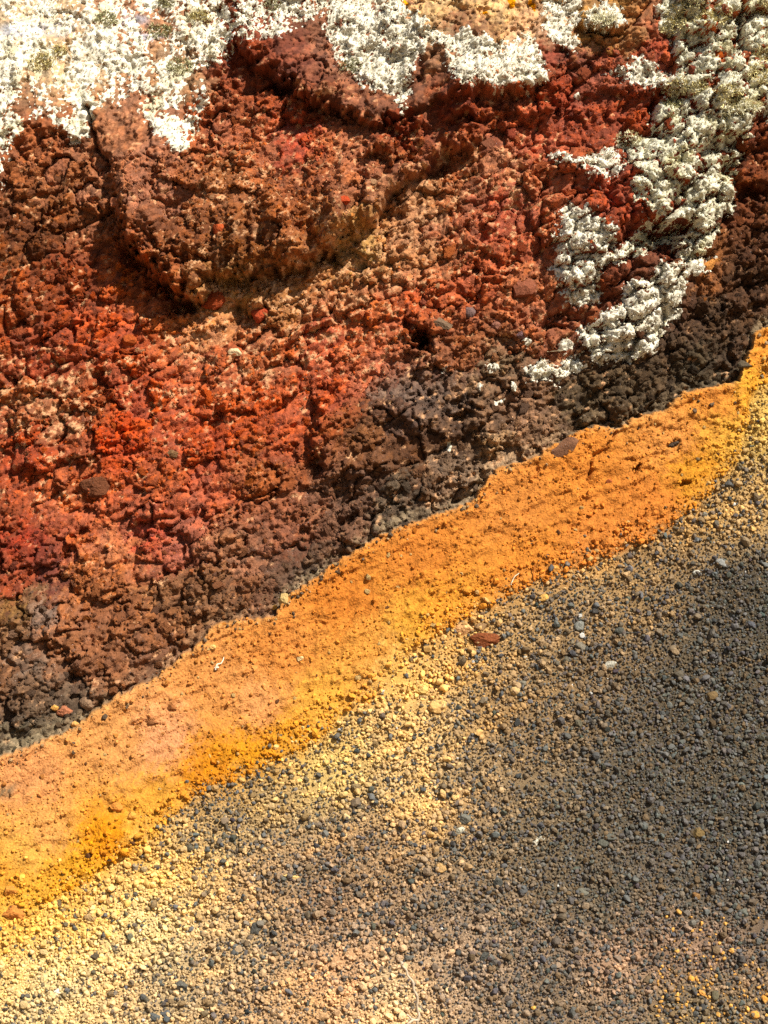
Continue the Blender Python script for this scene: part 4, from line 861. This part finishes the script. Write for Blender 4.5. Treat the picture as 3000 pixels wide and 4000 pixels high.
# ------------------------------------------------------------------ single stones
r_ = np.random.default_rng(59)
STONES = [  # u, v (mm), width, height, tilt, colour, kind, label
 (2204, 1747, 118, 62, 24, (128, 88, 66), 'flat', 'flat chocolate brown stone set in the top of the orange band'),
 (339, 2748, 56, 62, 20, (150, 120, 98), 'round', 'grey tan rounded stone on the dark and orange contact'),
 (251, 2779, 68, 46, -8, (178, 112, 82), 'angular', 'pinkish brown angular stone beside the grey tan one'),
 (214, 2765, 30, 24, 0, (222, 164, 88), 'angular', 'small orange stone left of the pinkish brown one'),
 (1070, 2375, 26, 22, 0, (226, 168, 80), 'round', 'small yellow stone lodged above the orange edge'),
 (1112, 2344, 46, 54, 10, (196, 166, 112), 'angular', 'pale tan lump in the notch of the orange edge'),
 (294, 2833, 34, 30, 10, (230, 170, 100), 'angular', 'tan chunk on the rim of the orange band'),
 (673, 2762, 40, 26, -10, (148, 92, 50), 'round', 'brown pebble half sunk in the orange band'),
 (600, 2821, 44, 18, 0, (150, 96, 58), 'flat', 'thin brown flake below the sunken pebble'),
 (833, 2527, 28, 22, 0, (236, 188, 118), 'round', 'pale pebble near the scarp of the orange band'),
 (1173, 2572, 26, 22, 0, (242, 210, 158), 'round', 'cream pebble alone on the middle of the orange band'),
 (2378, 1880, 26, 18, 10, (168, 92, 52), 'round', 'small rust pebble on the upper orange band'),
 (2630, 1735, 44, 26, 30, (84, 70, 60), 'lumpy', 'dark knob stuck on the orange band near the lumpy tan edge'),
 (1893, 2502, 120, 66, -6, (136, 76, 46), 'lumpy', 'chunk of dark red scoria lying on the lapilli under the orange'),
 (1875, 2450, 56, 34, 0, (150, 118, 84), 'angular', 'grey brown stone resting on the dark red chunk'),
 (1812, 2455, 72, 56, -12, (238, 182, 128), 'angular', 'large pale peach stone left of the dark red chunk'),
 (2264, 2263, 20, 42, 5, (140, 88, 44), 'flat', 'upright brown splinter below the orange band'),
 (2164, 2222, 44, 30, -14, (218, 152, 72), 'angular', 'tan wedge stone at the lower orange edge'),
 (2300, 2186, 40, 34, 0, (196, 158, 96), 'round', 'tan pebble at the end of the orange band'),
 (2122, 2335, 42, 32, 10, (222, 172, 96), 'round', 'light ochre stone where the lapilli begin'),
 (2815, 2197, 54, 32, -16, (140, 140, 142), 'angular', 'blue grey block high in the dark lapilli'),
 (2720, 2237, 30, 20, 10, (206, 204, 200), 'angular', 'white chip next to the blue grey block'),
 (2376, 2602, 70, 36, 28, (176, 172, 164), 'flat', 'silvery streaked slab slanting in the dark lapilli'),
 (2264, 2447, 44, 42, 0, (140, 140, 138), 'angular', 'grey stone with pale face in the upper lapilli'),
 (2268, 2528, 48, 42, 0, (120, 112, 102), 'round', 'grey brown stone under the pale faced one'),
 (2053, 2565, 20, 30, 20, (220, 214, 204), 'angular', 'small white chip among tan lapilli'),
 (2418, 2465, 44, 34, 0, (84, 84, 80), 'round', 'dark grey pebble right of the pale faced stone'),
 (2652, 2637, 50, 38, 0, (100, 92, 82), 'round', 'dark pebble cluster stone below the silvery slab'),
 (2779, 2723, 54, 40, 8, (120, 98, 68), 'round', 'brown rounded stone in the dark right lapilli'),
 (2038, 2673, 42, 28, 12, (128, 122, 112), 'angular', 'grey wedge pebble in tan lapilli'),
 (2011, 2700, 40, 34, 0, (206, 172, 122), 'round', 'pale round pebble touching the grey wedge'),
 (1645, 2694, 54, 46, 0, (238, 198, 120), 'angular', 'pale yellow cemented block in the bright lapilli'),
 (1710, 2762, 76, 54, 10, (226, 180, 116), 'angular', 'largest pale yellow block below the cemented one'),
 (518, 3185, 36, 34, 0, (226, 160, 70), 'round', 'ochre pebble under the yellow ledge'),
 (457, 3149, 54, 36, -10, (216, 140, 62), 'angular', 'orange stone at the lip of the yellow ledge'),
 (527, 3389, 28, 32, 20, (148, 132, 112), 'round', 'grey pebble on the deep yellow stain'),
 (563, 3398, 26, 24, 0, (172, 148, 112), 'round', 'tan grey pebble next to the one on the yellow stain'),
 (45, 3477, 50, 40, 0, (214, 142, 62), 'angular', 'orange stone at the far left edge of the yellow fringe'),
 (54, 3562, 84, 52, -14, (208, 134, 66), 'lumpy', 'large rusty orange chunk at the far left edge'),
 (353, 3583, 50, 36, 0, (190, 156, 112), 'angular', 'greyish stone in the pale yellow lapilli'),
 (999, 3624, 52, 44, 30, (92, 90, 88), 'angular', 'dark slate pebble in the lower middle lapilli'),
 (710, 3850, 52, 40, 0, (98, 96, 92), 'angular', 'dark grey stone near the bottom of the pale lapilli'),
 (389, 3750, 60, 36, -8, (232, 198, 134), 'angular', 'cream slab in the lower left lapilli'),
 (493, 3502, 30, 26, 0, (110, 100, 88), 'round', 'lone dark pebble in yellow lapilli'),
 (741, 3312, 34, 30, 0, (100, 92, 78), 'round', 'dark grey pebble at the edge of the yellow fringe'),
 (1393, 3077, 44, 42, 0, (150, 128, 96), 'round', 'grey tan stone in the middle of the bank'),
 (1137, 3425, 66, 22, -12, (222, 186, 124), 'flat', 'long cream sliver in the middle lapilli'),
 (223, 3872, 26, 24, 0, (226, 222, 214), 'angular', 'white pebble in the lower left lapilli'),
 (606, 3972, 44, 34, 0, (96, 98, 100), 'angular', 'blackish stone cut by the bottom edge'),
 (646, 3960, 38, 28, 20, (104, 106, 110), 'angular', 'bluish stone beside the blackish one at the bottom'),
 (1796, 3244, 42, 28, 30, (202, 198, 184), 'angular', 'pale grey angular chip standing out of the brown lapilli'),
 (1815, 3199, 46, 40, 0, (118, 116, 110), 'round', 'grey stone just above the pale grey chip'),
 (2092, 3289, 22, 30, 10, (222, 216, 206), 'angular', 'white chip of the pair in the lower lapilli'),
 (2112, 3276, 32, 24, 0, (190, 184, 172), 'angular', 'light grey chip of the pair in the lower lapilli'),
 (1721, 3393, 46, 40, 0, (190, 152, 104), 'round', 'tan stone on the orange dust'),
 (1945, 3447, 36, 36, 0, (84, 84, 82), 'angular', 'black pebble below the tan stone'),
 (2248, 3395, 36, 20, 20, (92, 98, 90), 'flat', 'greenish dark sliver in the grey lapilli'),
 (2273, 3488, 52, 36, -6, (116, 114, 106), 'flat', 'flat grey stone under the greenish sliver'),
 (1893, 3737, 42, 30, 50, (84, 84, 82), 'angular', 'dark tilted pebble at the end of the pale streak'),
 (2728, 3258, 46, 44, 0, (128, 106, 70), 'round', 'olive brown round stone in the right lapilli'),
 (2719, 3502, 34, 32, 0, (140, 104, 66), 'round', 'rusty brown pebble above the orange smear'),
 (2901, 3565, 40, 34, 0, (104, 106, 102), 'angular', 'grey block near the right edge above the smear'),
 (2382, 3271, 42, 34, 10, (98, 98, 94), 'angular', 'upper dark grey block of a touching pair'),
 (2355, 3294, 42, 34, -10, (90, 90, 84), 'angular', 'lower dark grey block of a touching pair'),
 (2642, 3713, 20, 18, 0, (238, 186, 100), 'round', 'small yellow pebble below the orange smear'),
 (2700, 3822, 26, 24, 0, (234, 172, 84), 'round', 'yellow pebble in the dark lower right lapilli'),
 (2741, 3877, 26, 28, 0, (232, 166, 88), 'angular', 'yellow orange pebble below the other yellow one'),
 (2947, 3966, 38, 34, 0, (234, 168, 82), 'angular', 'largest orange pebble in the bottom right corner'),
 (2987, 3900, 28, 26, 0, (228, 160, 74), 'round', 'orange pebble at the right edge near the bottom'),
 (2083, 3940, 20, 20, 0, (232, 178, 92), 'round', 'small yellow pebble near the bottom edge'),
 (1722, 1268, 92, 40, -22, (122, 98, 80), 'flat', 'grey slab roofing the black hole in the red layer'),
 (2042, 1122, 104, 84, 10, (142, 82, 60), 'angular', 'broad flat purplish stone in the red layer'),
 (2033, 1312, 36, 34, 0, (132, 100, 106), 'round', 'small mauve stone near the lichen in the red layer'),
 (1936, 1276, 42, 36, 20, (148, 98, 84), 'angular', 'mauve brown stone left of the small mauve one'),
 (1835, 1222, 46, 52, 0, (118, 92, 92), 'angular', 'dark mauve stone right of the black hole'),
 (506, 1330, 62, 46, 0, (172, 82, 34), 'round', 'rounded rust brown stone in the left red layer'),
 (832, 1172, 106, 86, 10, (150, 66, 32), 'lumpy', 'dark red block below the overhanging lip'),
 (1018, 1232, 80, 68, -10, (176, 74, 44), 'lumpy', 'red block right of the dark red one'),
 (918, 1376, 58, 34, 0, (226, 196, 160), 'angular', 'pale tan stone between red blocks'),
 (668, 1774, 62, 40, 12, (128, 96, 66), 'angular', 'olive grey stone low in the red layer'),
 (372, 1905, 124, 84, 10, (112, 66, 44), 'lumpy', 'dark brown lump near the left middle'),
 (468, 806, 46, 40, 0, (182, 112, 82), 'lumpy', 'pinkish knob on the left edge of the big overhang'),
 (1350, 808, 44, 38, 0, (178, 70, 36), 'lumpy', 'bright red clast on the overhanging block'),
 (1186, 548, 46, 40, 0, (190, 84, 46), 'lumpy', 'orange red clast below the dark hollow'),
 (866, 906, 66, 50, 40, (176, 80, 40), 'lumpy', 'orange clast on the lower overhang'),
 (2003, 520, 58, 52, 0, (130, 58, 40), 'lumpy', 'round maroon clast in the sheltered recess'),
 (2770, 1040, 90, 40, 20, (200, 134, 70), 'lumpy', 'rusty orange cap stone beside the white lichen arm'),
 (2903, 1430, 60, 40, -20, (92, 80, 66), 'lumpy', 'dark clast perched on the right orange tongue'),
]
SH = {'flat': (12, 0, .025, .4), 'round': (8, 2, .025, .75), 'angular': (14, 0, .03, .7), 'lumpy': (3, 12, .05, .7)}
for (u, v, w, h, tilt, cl, kind, lab) in STONES:
    cuts, lumps, rgh, dep = SH[kind]
    vv, ff = stone_shape(3, r_, cuts, lumps, rgh)
    vv = vv / (vv.max(0) - vv.min(0)) * 2
    vv = vv * np.array([w / 2, max(min(w, h) * dep, 12) / 2 + 4, h / 2]) / 1000
    me = mesh_np('stone', vv, ff, None, False); me.materials.append(M_CLO if kind == 'lumpy' else M_STO)
    o = bpy.data.objects.new('stone', me); link(o)
    p = place(np.array([u]), np.array([v]), 0)[0]
    zz = np.linspace(-h / 2500, h / 2500, 5); xx = np.linspace(-w / 2500, w / 2500, 5)
    near = gsamp(Y, p[0] + np.tile(xx, 5), p[2] + np.repeat(zz, 5))
    p[1] = np.percentile(near, 45) - 0.001
    o.location = p; o.rotation_euler = (math.radians(-12), math.radians(-tilt), 0); o.color = (*np.clip(srgb(cl) * ALB * np.array([.94, .92, .80]), .004, .9), 1)
    tag(o, lab, 'stone', 'single stones on the face')

# ------------------------------------------------------------------ twigs, roots and straw
def tube(name, paths, colr, label, cat, sides=6, recentre=True):
    cos, fs = [], []; off = 0
    for pts, rads in paths:
        pts = np.array(pts, float)
        n = len(pts)
        t = np.gradient(pts, axis=0); t /= np.linalg.norm(t, axis=1, keepdims=True)
        for k in range(n):
            a = np.cross(t[k], [0.3, 1, 0.2]); a /= np.linalg.norm(a); b = np.cross(t[k], a)
            ang = np.linspace(0, 2 * np.pi, sides, endpoint=False)
            cos.append(pts[k] + rads[k] * (np.cos(ang)[:, None] * a + np.sin(ang)[:, None] * b))
        for k in range(n - 1):
            for s in range(sides):
                p, q = off + k * sides + s, off + k * sides + (s + 1) % sides
                fs.append((p, q, q + sides, p + sides))
        off += n * sides
    o = obj_np(name, np.concatenate(cos), np.array(fs), M_TWG, None, recentre=recentre)
    o.color = (*(srgb(colr) * .8), 1)
    return tag(o, label, cat)
def smooth_path(P, n):
    P = np.array(P, float); s = np.linspace(0, 1, len(P)); q = np.linspace(0, 1, n)
    return np.stack([np.interp(q, s, P[:, k]) for k in range(P.shape[1])], 1) + np.r_[0]
def face_path(pts, lift, n=14):
    P = smooth_path(np.array(pts, float), n)
    out = place(P[:, 0], P[:, 1], 0)
    L = np.interp(np.linspace(0, 1, n), np.linspace(0, 1, len(lift)), lift)
    out[:, 1] = out[:, 1] - L - 0.004
    return out
# dry stalk in front of the bank: rooted at its foot, the top bends over
def px_at(u, v, y):
    t = (y + CAM_D) / CAM_D
    return ((u - 1500) / 1000 * t, y, CAM_Z + ((4000 - v) / 1000 - CAM_Z) * t)
yy = -1.62
main = [px_at(1640, 4330, -1.30), px_at(1635, 4150, -1.5), px_at(1633, 4000, yy), px_at(1634, 3955, yy), px_at(1626, 3890, yy - .02), px_at(1612, 3840, yy - .03), px_at(1590, 3800, yy - .03), px_at(1572, 3768, yy - .03), px_at(1566, 3757, yy - .03)]
br1 = [px_at(1634, 3985, yy), px_at(1612, 3985, yy - .01), px_at(1596, 3968, yy - .02), px_at(1588, 3962, yy - .02)]
br2 = [px_at(1612, 3985, yy - .01), px_at(1598, 3996, yy - .02), px_at(1586, 4004, yy - .02)]
br3 = [px_at(1626, 3986, yy), px_at(1606, 3980, yy + .01), px_at(1592, 3986, yy + .01)]
mp = smooth_path(main, 33); mp[:, 0] += 0.003 * np.sin(np.arange(33) * 1.3)
rad = np.interp(np.arange(33) / 32, [0, .3, .8, .95, 1], [.0058, .005, .0036, .0052, .003])
bp = [(smooth_path(b, 8), np.linspace(.005, .0022, 8)) for b in (br1, br2, br3)]
tube('dry_stalk', [(mp, rad)] + bp, (206, 184, 156), 'thin bleached dry stalk with forked base rising from the bottom edge', 'stalk')
tube('root', [(face_path([(1995, 2284), (2003, 2262), (2010, 2250), (2022, 2242), (2027, 2238)], [0.0, .012, .01, .004]), np.linspace(.003, .0016, 14))], (226, 206, 170), 'short white rootlet sticking out of the orange band', 'root')
tube('root', [(face_path([(843, 2615), (846, 2600), (852, 2592), (866, 2590), (874, 2575), (876, 2566)], [0.002, .008, .006, .008, .0]), np.linspace(.0035, .0015, 14)), (face_path([(840, 2608), (856, 2606), (850, 2600)], [.003, .006, .003]), np.linspace(.003, .002, 14))], (246, 232, 204), 'tiny white curled root on the middle of the orange band', 'root')
tube('straw', [(face_path([(2135, 1374), (2160, 1372), (2198, 1371)], [.028, .03, .026]), np.linspace(.0011, .0007, 14))], (226, 206, 168), 'fine straw stem lying level below the white lichen', 'straw')
tube('twig', [(face_path([(2090, 1795 + 410), (2084, 1795 + 425), (2083, 2260)], [.004, .01, .004]), np.linspace(.003, .002, 14))], (190, 110, 40), 'thin brown twig standing beside the white rootlet', 'twig')
